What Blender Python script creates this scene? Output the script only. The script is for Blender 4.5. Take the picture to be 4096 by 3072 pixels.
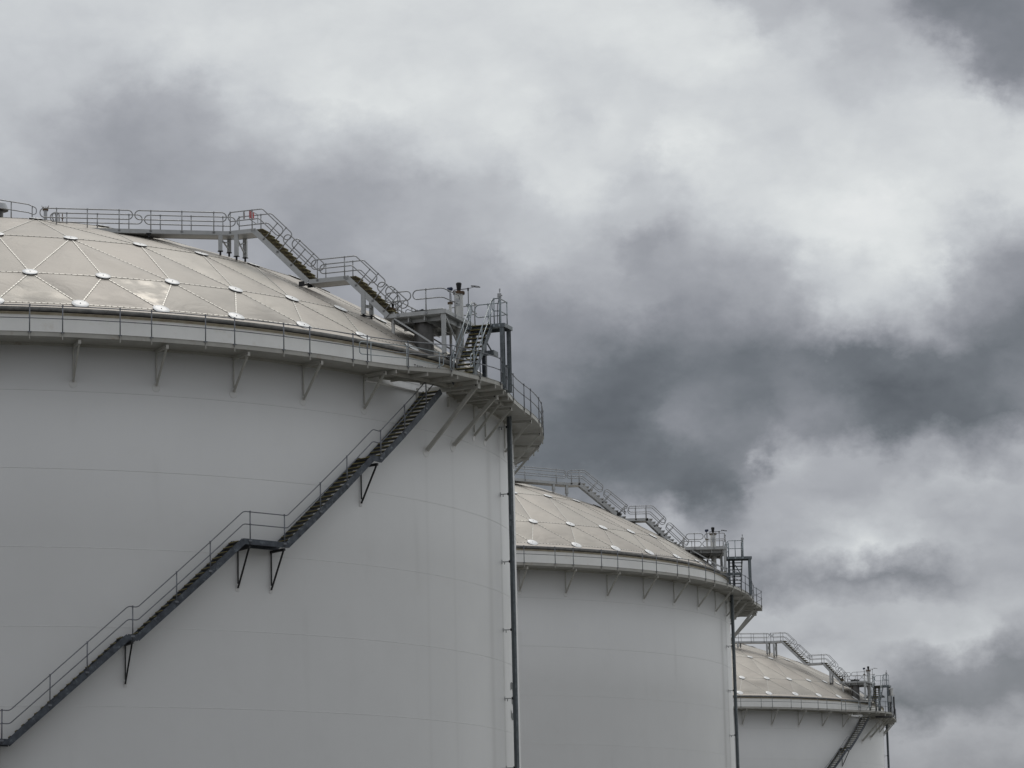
import bpy, math, random
from math import sin, cos, radians as R, pi, sqrt, atan2, hypot, floor
from mathutils import Vector, Matrix
random.seed(7)
SC = bpy.context.scene
COL = SC.collection
for o in list(bpy.data.objects): bpy.data.objects.remove(o, do_unlink=True)

# ------------------------------------------------------------------ camera
EYE = 1.7
PITCH, ROLL = R(10.5688), R(-1.3034)
fw = Vector((0, cos(PITCH), sin(PITCH))); rt = Vector((1, 0, 0)); up = rt.cross(fw)
rt2 = rt*cos(ROLL) + up*sin(ROLL); up2 = -rt*sin(ROLL) + up*cos(ROLL)
cd = bpy.data.cameras.new('camera'); cam = bpy.data.objects.new('camera', cd); COL.objects.link(cam)
M = Matrix((rt2, up2, -fw)).transposed().to_4x4(); M.translation = (0, 0, EYE); cam.matrix_world = M
cd.sensor_width = 36; cd.lens = 36*12175.2/4096; cd.clip_start = 0.5; cd.clip_end = 8000
SC.camera = cam

# ------------------------------------------------------------------ sky: overcast, laid out by compass azimuth and elevation
SUN_AZ, SUN_EL = 4.0, 56.0
CLOUD_AZ = (-10.5, 10.5)
CLOUD_EL = (1.5, 19.5)
CLOUDS = [
    [150,150,150,150,150,150,150,150,150,150,150,150,150,150,150,150,150,150,150,150,150,150,150,150,150,150,150,149,147,145,141,141,141],
    [150,150,150,150,150,150,150,150,150,150,150,150,150,150,150,150,150,150,150,150,150,150,150,150,150,150,150,149,147,145,141,141,141],
    [150,150,150,150,150,150,150,150,150,150,150,150,150,150,150,150,150,150,150,150,150,150,150,150,150,150,150,149,148,145,141,141,141],
    [150,150,150,150,150,150,150,150,150,150,150,150,150,150,150,150,150,150,150,150,150,150,150,150,150,150,150,151,150,148,146,147,148],
    [153,153,153,153,153,153,153,153,154,154,154,154,154,154,155,155,158,158,158,158,158,158,159,159,160,160,160,164,166,165,165,165,164],
    [159,159,159,159,159,159,160,160,160,160,160,160,160,160,160,161,164,164,164,166,172,177,179,179,179,156,133,113,122,125,131,135,135],
    [163,163,163,164,164,164,164,164,164,164,164,164,164,164,164,164,166,165,165,168,173,179,184,189,196,189,174,148,137,135,124,128,130],
    [165,165,165,165,165,165,165,165,165,165,165,165,165,165,165,165,162,162,161,163,168,174,180,176,171,172,178,182,191,195,165,155,157],
    [165,165,164,164,164,164,164,164,164,164,164,164,164,164,164,164,156,157,157,163,171,176,180,181,182,181,176,180,178,180,180,179,179],
    [162,162,162,162,162,162,162,162,162,162,162,162,162,162,162,161,151,151,153,165,176,177,160,132,144,140,138,129,140,159,167,169,168],
    [158,158,158,158,158,158,157,157,157,157,157,157,157,157,157,157,149,150,152,166,179,189,174,167,179,201,216,202,184,178,168,162,163],
    [151,151,151,151,151,151,151,151,150,150,150,149,149,148,147,146,154,153,153,161,176,150,141,163,171,182,188,183,171,168,171,171,171],
    [144,144,144,144,144,144,144,143,141,139,137,134,130,126,122,119,123,125,126,125,120,99,99,153,166,166,167,177,182,186,179,175,175],
    [139,139,139,139,139,139,139,139,135,131,127,122,117,112,106,103,97,100,99,99,103,111,114,124,181,169,167,159,157,145,152,167,165],
    [141,141,141,141,141,141,141,140,138,136,132,128,125,121,115,111,110,105,95,93,112,134,127,125,137,128,114,103,100,98,106,123,122],
    [145,145,145,145,145,145,145,145,144,142,139,136,133,130,124,118,120,113,102,96,106,123,119,112,123,117,98,87,91,104,118,124,123],
    [152,152,152,152,152,152,151,151,150,149,147,146,144,142,133,128,129,127,117,104,103,111,115,109,115,109,106,108,111,110,105,112,112],
    [158,158,158,158,158,158,157,156,154,153,151,151,152,153,142,138,141,138,132,126,125,124,126,130,137,156,173,170,160,143,128,115,115],
    [163,162,163,164,164,164,162,161,158,155,152,153,158,160,150,146,146,140,145,157,155,144,145,153,162,191,206,201,196,164,145,137,138],
    [166,166,167,168,169,169,167,164,160,156,151,153,161,165,157,157,162,161,170,174,153,155,162,168,176,201,208,220,225,192,157,145,146],
    [169,169,169,168,171,172,166,162,161,157,150,153,163,170,167,172,189,190,186,172,153,168,178,189,206,225,231,232,222,197,181,175,177],
    [172,172,171,170,169,168,164,161,160,158,152,154,162,170,172,179,185,192,202,190,190,188,198,210,222,227,233,233,226,216,211,212,214],
    [176,176,174,172,164,157,159,160,159,158,157,157,158,167,175,182,182,205,218,206,192,209,215,214,212,214,218,215,214,215,217,222,222],
    [185,184,175,164,156,150,154,159,167,173,175,177,176,185,200,203,207,212,212,211,210,231,222,210,206,212,212,209,210,210,213,210,207],
    [189,189,180,170,161,154,158,165,179,190,196,199,198,204,214,213,222,210,200,214,208,218,211,204,206,208,207,207,210,211,211,179,169],
    [191,190,190,188,177,168,170,175,193,208,221,226,224,223,221,218,220,213,206,206,209,207,211,209,207,199,191,190,196,188,151,128,124],
    [197,197,196,195,194,193,199,205,210,214,216,216,214,214,215,214,212,210,209,209,215,220,224,221,206,200,182,181,186,159,125,122,123],
    [202,202,201,200,203,207,213,217,216,215,214,212,211,211,213,213,212,214,216,220,222,221,218,208,183,193,179,178,161,132,120,124,126],
    [205,205,205,205,207,208,211,212,212,212,213,214,215,215,216,215,214,215,219,222,218,212,200,178,181,171,173,175,148,124,120,123,126],
    [205,205,205,205,207,208,210,212,212,212,213,214,215,215,216,215,214,215,219,222,219,213,200,178,182,171,173,175,150,125,120,123,126],
    [205,205,205,205,207,208,210,212,212,212,213,214,215,215,216,215,214,215,219,222,219,213,201,178,182,172,173,176,151,125,120,122,126],
    [205,205,205,205,207,208,210,212,212,212,213,214,215,215,216,215,214,215,219,222,219,213,202,179,182,172,172,177,153,126,120,122,126]]
w = bpy.data.worlds.new('World'); SC.world = w; w.use_nodes = True
def build_sky(nt):
    N, L = nt.nodes, nt.links
    N.clear()
    def nd(t, **k):
        n = N.new(t)
        for a, b in k.items(): setattr(n, a, b)
        return n
    def mth(op, a, b=None, c=None, clamp=False):
        n = nd('ShaderNodeMath', operation=op, use_clamp=clamp)
        for i, v in enumerate((a, b, c)):
            if v is None: continue
            if isinstance(v, (int, float)): n.inputs[i].default_value = v
            else: L.new(v, n.inputs[i])
        return n.outputs[0]
    tc = nd('ShaderNodeTexCoord').outputs['Generated']
    nv = nd('ShaderNodeVectorMath', operation='NORMALIZE'); L.new(tc, nv.inputs[0]); D = nv.outputs[0]
    sp = nd('ShaderNodeSeparateXYZ'); L.new(D, sp.inputs[0])
    az = mth('MULTIPLY', mth('ARCTAN2', sp.outputs[0], sp.outputs[1]), 180/pi)
    el = mth('MULTIPLY', mth('ARCSINE', sp.outputs[2]), 180/pi)
    def noise(scale, det=6, rough=.55, off=(0, 0, 0), sc=(1, 1, 1.9), dist=0.0):
        mp = nd('ShaderNodeMapping'); L.new(D, mp.inputs[0]); mp.inputs['Location'].default_value = off; mp.inputs['Scale'].default_value = sc
        n = nd('ShaderNodeTexNoise'); L.new(mp.outputs[0], n.inputs['Vector'])
        n.inputs['Scale'].default_value = scale; n.inputs['Detail'].default_value = det; n.inputs['Roughness'].default_value = rough
        n.inputs['Distortion'].default_value = dist
        return n
    wn = noise(56, 9, .60, (3, 1, 2), (1, 1, 1.3))
    ws = nd('ShaderNodeSeparateColor'); L.new(wn.outputs['Color'], ws.inputs[0])
    azw = mth('ADD', az, mth('MULTIPLY', mth('SUBTRACT', ws.outputs[0], .5), 1.7))
    elw = mth('ADD', el, mth('MULTIPLY', mth('SUBTRACT', ws.outputs[1], .5), 1.4))
    u = mth('DIVIDE', mth('SUBTRACT', azw, CLOUD_AZ[0]), CLOUD_AZ[1]-CLOUD_AZ[0], clamp=True)
    nr = len(CLOUDS)
    v = mth('MULTIPLY', mth('DIVIDE', mth('SUBTRACT', elw, CLOUD_EL[0]), CLOUD_EL[1]-CLOUD_EL[0], clamp=True), nr-1)
    acc = None
    for j, row in enumerate(CLOUDS):
        fc = nd('ShaderNodeFloatCurve'); cm = fc.mapping; c = cm.curves[0]
        n = len(row)
        c.points[0].location = (0, row[0]/255); c.points[1].location = (1, row[-1]/255)
        for i in range(1, n-1): c.points.new(i/(n-1), row[i]/255)
        cm.update(); L.new(u, fc.inputs['Value'])
        hat = mth('SUBTRACT', 1.0, mth('ABSOLUTE', mth('SUBTRACT', v, float(j))), clamp=True)
        t = mth('MULTIPLY', fc.outputs[0], hat)
        acc = t if acc is None else mth('ADD', acc, t)
    # generic cloud cover everywhere else
    g1 = noise(2.2, 8, .55, (5, 2, 7), (1, 1, 2.2))
    back = mth('MULTIPLY', mth('SUBTRACT', sp.outputs[1], .25), .10)
    gen = mth('ADD', mth('ADD', mth('MULTIPLY', mth('SUBTRACT', g1.outputs[0], .5), .8), .79), back)
    ea = mth('SMOOTH_MIN', 1.0, mth('MULTIPLY', mth('SUBTRACT', mth('ABSOLUTE', az), 10.0), .25, clamp=True), .1)
    eb = mth('MULTIPLY', mth('SUBTRACT', el, 18.5), .2, clamp=True)
    mx = mth('MAXIMUM', ea, eb)
    val = mth('ADD', mth('MULTIPLY', acc, mth('SUBTRACT', 1.0, mx)), mth('MULTIPLY', gen, mx))
    # billow and wisp detail
    d1 = noise(60, 6, .6, (1, 4, 2), (1, 1, 1.8), .3)
    d2 = noise(17, 5, .5, (9, 4, 1), (1, 1, 2.0))
    val = mth('ADD', val, mth('MULTIPLY', mth('SUBTRACT', d1.outputs[0], .5), .05))
    val = mth('ADD', val, mth('MULTIPLY', mth('SUBTRACT', d2.outputs[0], .5), .04))
    d3 = noise(30, 5, .5, (2, 8, 5), (1, 1, 1.7), .2); d4 = noise(75, 4, .5, (4, 3, 8), (1, 1, 1.5), .2)
    for dd, am in ((d3, .10), (d4, .05)):       # rounded billows with darker creases between them
        bl = mth('SUBTRACT', mth('ABSOLUTE', mth('SUBTRACT', dd.outputs[0], .5)), .065)
        val = mth('ADD', val, mth('MULTIPLY', bl, am))
    cr = nd('ShaderNodeValToRGB'); L.new(val, cr.inputs[0]); r = cr.color_ramp
    def lin(c): return tuple(((x/255)/12.92 if x/255 <= .04045 else ((x/255+.055)/1.055)**2.4) for x in c) + (1,)
    stops = [(.30, (72, 75, 80)), (.43, (106, 110, 115)), (.55, (139, 141, 147)), (.66, (167, 169, 174)), (.78, (197, 200, 203)), (.88, (220, 223, 223)), (1.0, (246, 246, 245))]
    r.elements[0].position = stops[0][0]; r.elements[0].color = lin(stops[0][1])
    r.elements[1].position = stops[-1][0]; r.elements[1].color = lin(stops[-1][1])
    for p_, c_ in stops[1:-1]:
        e = r.elements.new(p_); e.color = lin(c_)
    # the veiled sun: a broad warm glow of thinner cloud around it
    sd = Vector((sin(R(SUN_AZ))*cos(R(SUN_EL)), cos(R(SUN_AZ))*cos(R(SUN_EL)), sin(R(SUN_EL))))
    dt = nd('ShaderNodeVectorMath', operation='DOT_PRODUCT'); L.new(D, dt.inputs[0]); dt.inputs[1].default_value = sd
    glow = mth('POWER', mth('MAXIMUM', dt.outputs['Value'], 0.0), 26.0)
    gc = nd('ShaderNodeMix', data_type='RGBA', blend_type='ADD'); gc.inputs[0].default_value = 1
    L.new(cr.outputs[0], gc.inputs[6])
    gm = nd('ShaderNodeVectorMath', operation='SCALE'); gm.inputs[0].default_value = (1.0, .93, .84); L.new(mth('MULTIPLY', glow, SKY_GLOW), gm.inputs['Scale'])
    L.new(gm.outputs[0], gc.inputs[7])
    zen = nd('ShaderNodeVectorMath', operation='SCALE'); L.new(gc.outputs[2], zen.inputs[0])
    zs = mth('ADD', 1.0, mth('MULTIPLY', mth('MULTIPLY', mth('SUBTRACT', el, 22.0), 1/40, clamp=True), SKY_ZENITH)); L.new(zs, zen.inputs['Scale'])
    # a trace of clear sky behind the cloud
    sk = nd('ShaderNodeTexSky', sky_type='NISHITA', sun_disc=False, sun_elevation=R(SUN_EL), sun_rotation=R(SUN_AZ))
    ss = nd('ShaderNodeBackground'); L.new(sk.outputs[0], ss.inputs[0]); ss.inputs[1].default_value = .1
    bg = nd('ShaderNodeBackground'); L.new(zen.outputs[0], bg.inputs[0]); bg.inputs[1].default_value = 1.0
    mix = nd('ShaderNodeMixShader'); mix.inputs[0].default_value = .96
    L.new(ss.outputs[0], mix.inputs[1]); L.new(bg.outputs[0], mix.inputs[2])
    out = nd('ShaderNodeOutputWorld'); L.new(mix.outputs[0], out.inputs[0])
SKY_GLOW, SKY_ZENITH = .35, .40
build_sky(w.node_tree)
w.cycles.sampling_method = 'MANUAL'; w.cycles.sample_map_resolution = 1024

# ------------------------------------------------------------------ sun through thin cloud
ld = bpy.data.lights.new('sun', 'SUN'); ld.energy = 0.5; ld.angle = R(22); ld.color = (1, .95, .87)
lo = bpy.data.objects.new('sun', ld); COL.objects.link(lo)
sd = Vector((sin(R(SUN_AZ))*cos(R(SUN_EL)), cos(R(SUN_AZ))*cos(R(SUN_EL)), sin(R(SUN_EL))))
lo.rotation_euler = sd.to_track_quat('Z', 'Y').to_euler(); lo.location = (0, 0, 200)
SC.view_settings.view_transform = 'Standard'; SC.view_settings.look = 'None'
SC.view_settings.exposure = 0; SC.view_settings.gamma = 1

# ------------------------------------------------------------------ materials
def mat(name, col, rough=.5, metal=0., var=.0, vs=1.5, bump=0., bs=8., col2=None, spec=.5, streak=0., coord='Object', dirt=None, dirt_amt=0., ds=1.2):
    m = bpy.data.materials.new(name); m.use_nodes = True; nt = m.node_tree; N, L = nt.nodes, nt.links
    b = N['Principled BSDF']; b.inputs['Roughness'].default_value = rough; b.inputs['Metallic'].default_value = metal
    b.inputs['Specular IOR Level'].default_value = spec
    tc = N.new('ShaderNodeTexCoord'); src = tc.outputs[coord]
    c1 = (*col, 1); c2 = (*(col2 or tuple(c*(1-var) for c in col)), 1)
    n = N.new('ShaderNodeTexNoise'); n.inputs['Scale'].default_value = vs; n.inputs['Detail'].default_value = 7; n.inputs['Roughness'].default_value = .62
    L.new(src, n.inputs['Vector'])
    cr = N.new('ShaderNodeMapRange'); cr.inputs[1].default_value = .36; cr.inputs[2].default_value = .64; L.new(n.outputs[0], cr.inputs[0])
    mx = N.new('ShaderNodeMix'); mx.data_type = 'RGBA'; mx.inputs[6].default_value = c1; mx.inputs[7].default_value = c2; L.new(cr.outputs[0], mx.inputs[0])
    last = mx.outputs[2]
    if streak:
        mp = N.new('ShaderNodeMapping'); mp.inputs['Scale'].default_value = (1.6, 1.6, .07); L.new(src, mp.inputs[0])
        s = N.new('ShaderNodeTexNoise'); s.inputs['Scale'].default_value = 1.0; s.inputs['Detail'].default_value = 5; L.new(mp.outputs[0], s.inputs['Vector'])
        sr = N.new('ShaderNodeMapRange'); sr.inputs[1].default_value = .50; sr.inputs[2].default_value = .78; sr.inputs[4].default_value = streak; L.new(s.outputs[0], sr.inputs[0])
        m2 = N.new('ShaderNodeMix'); m2.data_type = 'RGBA'; m2.blend_type = 'MULTIPLY'; L.new(last, m2.inputs[6]); m2.inputs[7].default_value = (.72, .71, .68, 1); L.new(sr.outputs[0], m2.inputs[0])
        last = m2.outputs[2]
    if dirt:
        s = N.new('ShaderNodeTexNoise'); s.inputs['Scale'].default_value = ds; s.inputs['Detail'].default_value = 9; s.inputs['Roughness'].default_value = .7; L.new(src, s.inputs['Vector'])
        sr = N.new('ShaderNodeMapRange'); sr.inputs[1].default_value = .56; sr.inputs[2].default_value = .70; sr.inputs[4].default_value = dirt_amt; L.new(s.outputs[0], sr.inputs[0])
        m2 = N.new('ShaderNodeMix'); m2.data_type = 'RGBA'; L.new(last, m2.inputs[6]); m2.inputs[7].default_value = (*dirt, 1); L.new(sr.outputs[0], m2.inputs[0])
        last = m2.outputs[2]
    L.new(last, b.inputs['Base Color'])
    if bump:
        n2 = N.new('ShaderNodeTexNoise'); n2.inputs['Scale'].default_value = bs; n2.inputs['Detail'].default_value = 4; L.new(src, n2.inputs['Vector'])
        bp = N.new('ShaderNodeBump'); bp.inputs['Strength'].default_value = bump; bp.inputs['Distance'].default_value = .05; L.new(n2.outputs[0], bp.inputs['Height']); L.new(bp.outputs[0], b.inputs['Normal'])
        rr = N.new('ShaderNodeMapRange'); rr.inputs[3].default_value = rough*.85; rr.inputs[4].default_value = min(1, rough*1.2); L.new(n.outputs[0], rr.inputs[0]); L.new(rr.outputs[0], b.inputs['Roughness'])
    return m
def wall_mat(off, extra):
    m = mat('white_tank_paint', (.725, .725, .715), .46, 0, .03, .25, streak=.04, bump=.12, bs=.55, dirt=(.50, .48, .44), dirt_amt=.06, ds=.7)
    nt = m.node_tree; N, L = nt.nodes, nt.links; b = N['Principled BSDF']
    lk = b.inputs['Base Color'].links[0].from_socket
    tc = N.new('ShaderNodeTexCoord'); sp = N.new('ShaderNodeSeparateXYZ'); L.new(tc.outputs['Object'], sp.inputs[0])
    def mth(op, a, b_=None, clamp=False):
        n = N.new('ShaderNodeMath'); n.operation = op; n.use_clamp = clamp
        for i, v in enumerate((a, b_)):
            if v is None: continue
            if isinstance(v, (int, float)): n.inputs[i].default_value = v
            else: L.new(v, n.inputs[i])
        return n.outputs[0]
    a = mth('MULTIPLY', mth('ARCTAN2', sp.outputs[1], sp.outputs[0]), 180/pi)
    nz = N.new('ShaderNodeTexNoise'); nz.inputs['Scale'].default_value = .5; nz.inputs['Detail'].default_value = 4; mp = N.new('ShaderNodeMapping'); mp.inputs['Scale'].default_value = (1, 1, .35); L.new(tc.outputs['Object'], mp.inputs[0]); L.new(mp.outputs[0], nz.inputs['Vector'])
    def run(x, wd):   # gaussian in degrees, for dirt runs and painted shadow bands
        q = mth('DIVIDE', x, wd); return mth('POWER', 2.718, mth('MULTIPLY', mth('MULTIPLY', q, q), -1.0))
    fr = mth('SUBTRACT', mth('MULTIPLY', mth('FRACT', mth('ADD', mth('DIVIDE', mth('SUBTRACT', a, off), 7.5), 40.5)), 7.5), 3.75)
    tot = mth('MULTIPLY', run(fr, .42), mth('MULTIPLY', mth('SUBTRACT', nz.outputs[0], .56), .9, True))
    for (x, wd, am) in extra: tot = mth('ADD', tot, mth('MULTIPLY', run(mth('SUBTRACT', a, x), wd), am))  # extra: tray's soft shadow bands painted into the wall colour, plus dirt runs
    top = mth('MULTIPLY', mth('SUBTRACT', 23.9, sp.outputs[2]), .8, True)      # height above the ground: runs and shadow bands start below the brackets
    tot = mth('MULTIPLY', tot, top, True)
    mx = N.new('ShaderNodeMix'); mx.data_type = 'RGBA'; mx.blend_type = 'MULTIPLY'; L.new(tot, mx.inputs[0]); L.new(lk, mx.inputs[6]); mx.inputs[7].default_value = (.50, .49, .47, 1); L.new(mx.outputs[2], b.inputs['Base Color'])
    return m
WALL = mat('white_tank_paint', (.66, .655, .64), .5, 0, .05, .35, streak=.12, bump=.08, bs=1.2, dirt=(.42, .39, .34), dirt_amt=.12, ds=.7)
RING = mat('white_rim_paint', (.87, .87, .85), .45, 0, .05, .8, streak=.15, dirt=(.46, .38, .26), dirt_amt=.25, ds=1.3)
SEAMD = mat('weld_bead_dark', (.60, .60, .59), .6, 0, .08, 1)  # topmost bead, darker in tone than those below
SEAMM = mat('weld_bead_mid', (.74, .74, .73), .5, 0, .08, 1)  # second bead, tone between the topmost and the lower ones
SEAML = mat('weld_bead_paint', (.78, .78, .77), .5, 0, .15, 3)
DOME = mat('weathered_aluminium_sheet', (.475, .445, .395), .50, .10, .10, .5, bump=.16, bs=.8, dirt=(.47, .43, .37), dirt_amt=.35, ds=1.6)
SEAL = mat('batten_edge_sealant', (.32, .305, .275), .6, .2, .2, 4)
BATT = None
def dome_mat():
    m = DOME; nt = m.node_tree; N, L = nt.nodes, nt.links; b = N['Principled BSDF']; lk = b.inputs['Base Color'].links[0].from_socket
    at = N.new('ShaderNodeAttribute'); at.attribute_name = 'sheet'; sp = N.new('ShaderNodeSeparateColor'); L.new(at.outputs['Color'], sp.inputs[0])
    cr = N.new('ShaderNodeValToRGB'); L.new(sp.outputs[0], cr.inputs[0]); r = cr.color_ramp; r.elements[0].color = (.86, .85, .84, 1); r.elements[1].color = (1.06, 1.05, 1.03, 1)
    e = r.elements.new(.5); e.color = (.98, .945, .93, 1)
    mx = N.new('ShaderNodeMix'); mx.data_type = 'RGBA'; mx.blend_type = 'MULTIPLY'; mx.inputs[0].default_value = 1; L.new(lk, mx.inputs[6]); L.new(cr.outputs[0], mx.inputs[7]); L.new(mx.outputs[2], b.inputs['Base Color'])
    gn = N.new('ShaderNodeTexNoise'); gn.inputs['Scale'].default_value = 1.1; gn.inputs['Detail'].default_value = 3; tg = N.new('ShaderNodeTexCoord'); L.new(tg.outputs['Object'], gn.inputs['Vector'])
    gr = N.new('ShaderNodeMapRange'); gr.inputs[1].default_value = .47; gr.inputs[2].default_value = .62; L.new(gn.outputs[0], gr.inputs[0])
    gm = N.new('ShaderNodeMath'); gm.operation = 'MULTIPLY'; L.new(gr.outputs[0], gm.inputs[0]); L.new(sp.outputs[1], gm.inputs[1])
    mr = N.new('ShaderNodeMapRange'); mr.inputs[3].default_value = .52; mr.inputs[4].default_value = .32; L.new(gm.outputs[0], mr.inputs[0]); L.new(mr.outputs[0], b.inputs['Roughness'])
    mm = N.new('ShaderNodeMapRange'); mm.inputs[3].default_value = .12; mm.inputs[4].default_value = .38; L.new(gm.outputs[0], mm.inputs[0]); L.new(mm.outputs[0], b.inputs['Metallic'])
    # long soft creases in the sheet, radiating down the slope
    tc = N.new('ShaderNodeTexCoord'); n = N.new('ShaderNodeTexNoise'); n.inputs['Scale'].default_value = .9; n.inputs['Detail'].default_value = 5; n.inputs['Distortion'].default_value = 1.2; L.new(tc.outputs['Object'], n.inputs['Vector'])
    bp = N.new('ShaderNodeBump'); bp.inputs['Strength'].default_value = .45; bp.inputs['Distance'].default_value = .10; L.new(n.outputs[0], bp.inputs['Height']); L.new(bp.outputs[0], b.inputs['Normal'])
dome_mat()
COVER = mat('white_cover_paint', (.90, .90, .885), .35, 0, .06, 3)
GASKET = mat('black_gasket', (.03, .028, .026), .8)
FLASH = mat('grey_flashing', (.13, .13, .125), .6, .2, 0, 2.5, col2=(.24, .235, .22), dirt=(.06, .05, .04), dirt_amt=.7, ds=4)
CREAM = mat('cream_flashing', (.55, .50, .40), .6, 0, 0, 2.0, col2=(.40, .34, .25), dirt=(.22, .15, .09), dirt_amt=.5, ds=3)
DECK = mat('cream_steel_paint', (.46, .45, .41), .5, 0, .14, 1.5, dirt=(.24, .15, .08), dirt_amt=.5, ds=2.6)
BRK = mat('bracket_paint', (.47, .46, .42), .5, 0, .12, 2.0, dirt=(.30, .20, .12), dirt_amt=.25, ds=2.2)
RAILD = mat('galvanised_rail', (.20, .21, .23), .45, .6, .25, 5)
RAILA = mat('aluminium_rail', (.34, .345, .35), .36, .65, .15, 6)
RAILG = mat('zinc_rail', (.34, .38, .40), .40, .6, .2, 6)
ALU = mat('aluminium_section', (.47, .48, .48), .5, .35, .12, 2.5, dirt=(.30, .28, .24), dirt_amt=.2, ds=3)
GALV = mat('galvanised_steel', (.20, .225, .24), .5, .45, .35, 4.5, dirt=(.30, .32, .33), dirt_amt=.5, ds=7)
TRAY = mat('weathered_tray_zinc', (.115, .135, .138), .5, .35, .3, .8, col2=(.085, .095, .105))
DARKG = mat('dark_galvanised_steel', (.035, .040, .050), .5, .3, .3, 3.5, col2=(.085, .098, .115), dirt=(.24, .27, .29), dirt_amt=.75, ds=4.5)
TREAD = mat('tread_grating', (.026, .025, .022), .7, 0, .3, 10)
NOSE = mat('yellow_nosing', (.26, .215, .06), .6, 0, .35, 9)
TREADY = mat('olive_grp_tread', (.13, .105, .04), .7, 0, .5, 7, col2=(.05, .042, .02))
BLACK = mat('black_steel', (.018, .018, .020), .5, .2, .3, 6)
STEEL = mat('dull_stainless', (.17, .165, .16), .45, .7, .35, 1.6, dirt=(.09, .085, .08), dirt_amt=.7, ds=1.8)
PIPEW = mat('white_pipe_paint', (.66, .66, .64), .4, 0, .1, 3, dirt=(.4, .3, .2), dirt_amt=.2, ds=4)
BLUE = mat('dark_blue_casting', (.012, .025, .07), .4, 0, .2, 6)
RUST = mat('rusty_flange', (.16, .10, .06), .75, .2, .4, 9)
RED = mat('red_sign_face', (.62, .018, .03), .45, 0, .15, 9)
PINK = mat('faded_sign_print', (.55, .16, .16), .5, 0, .1, 9)
INK = mat('black_stencil_paint', (.03, .03, .03), .6)
GREY = mat('grey_numeral_paint', (.13, .14, .14), .6, 0, .2, 4)
VENT = mat('grey_vent_hood', (.45, .46, .47), .45, .4, .15, 3)
# batten strip: bolt heads every 0.22 m along the strip
def batten_mat():
    m = bpy.data.materials.new('bolted_batten'); m.use_nodes = True; nt = m.node_tree; N, L = nt.nodes, nt.links; b = N['Principled BSDF']
    uv = N.new('ShaderNodeUVMap'); sp = N.new('ShaderNodeSeparateXYZ'); L.new(uv.outputs[0], sp.inputs[0])
    a = N.new('ShaderNodeMath'); a.operation = 'MULTIPLY'; a.inputs[1].default_value = 1/.24; L.new(sp.outputs[0], a.inputs[0])
    f = N.new('ShaderNodeMath'); f.operation = 'FRACT'; L.new(a.outputs[0], f.inputs[0])
    g = N.new('ShaderNodeMath'); g.operation = 'GREATER_THAN'; g.inputs[1].default_value = .74; L.new(f.outputs[0], g.inputs[0])
    mx = N.new('ShaderNodeMix'); mx.data_type = 'RGBA'; mx.inputs[6].default_value = (.64, .62, .57, 1); mx.inputs[7].default_value = (.16, .15, .135, 1); L.new(g.outputs[0], mx.inputs[0])
    L.new(mx.outputs[2], b.inputs['Base Color']); b.inputs['Roughness'].default_value = .42; b.inputs['Metallic'].default_value = .35
    return m
BATT = batten_mat()
def ground_mat():
    m = mat('gravel_ground', (.17, .165, .15), .9, 0, .4, .6, bump=.4, bs=6); return m
GROUND = ground_mat()

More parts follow.
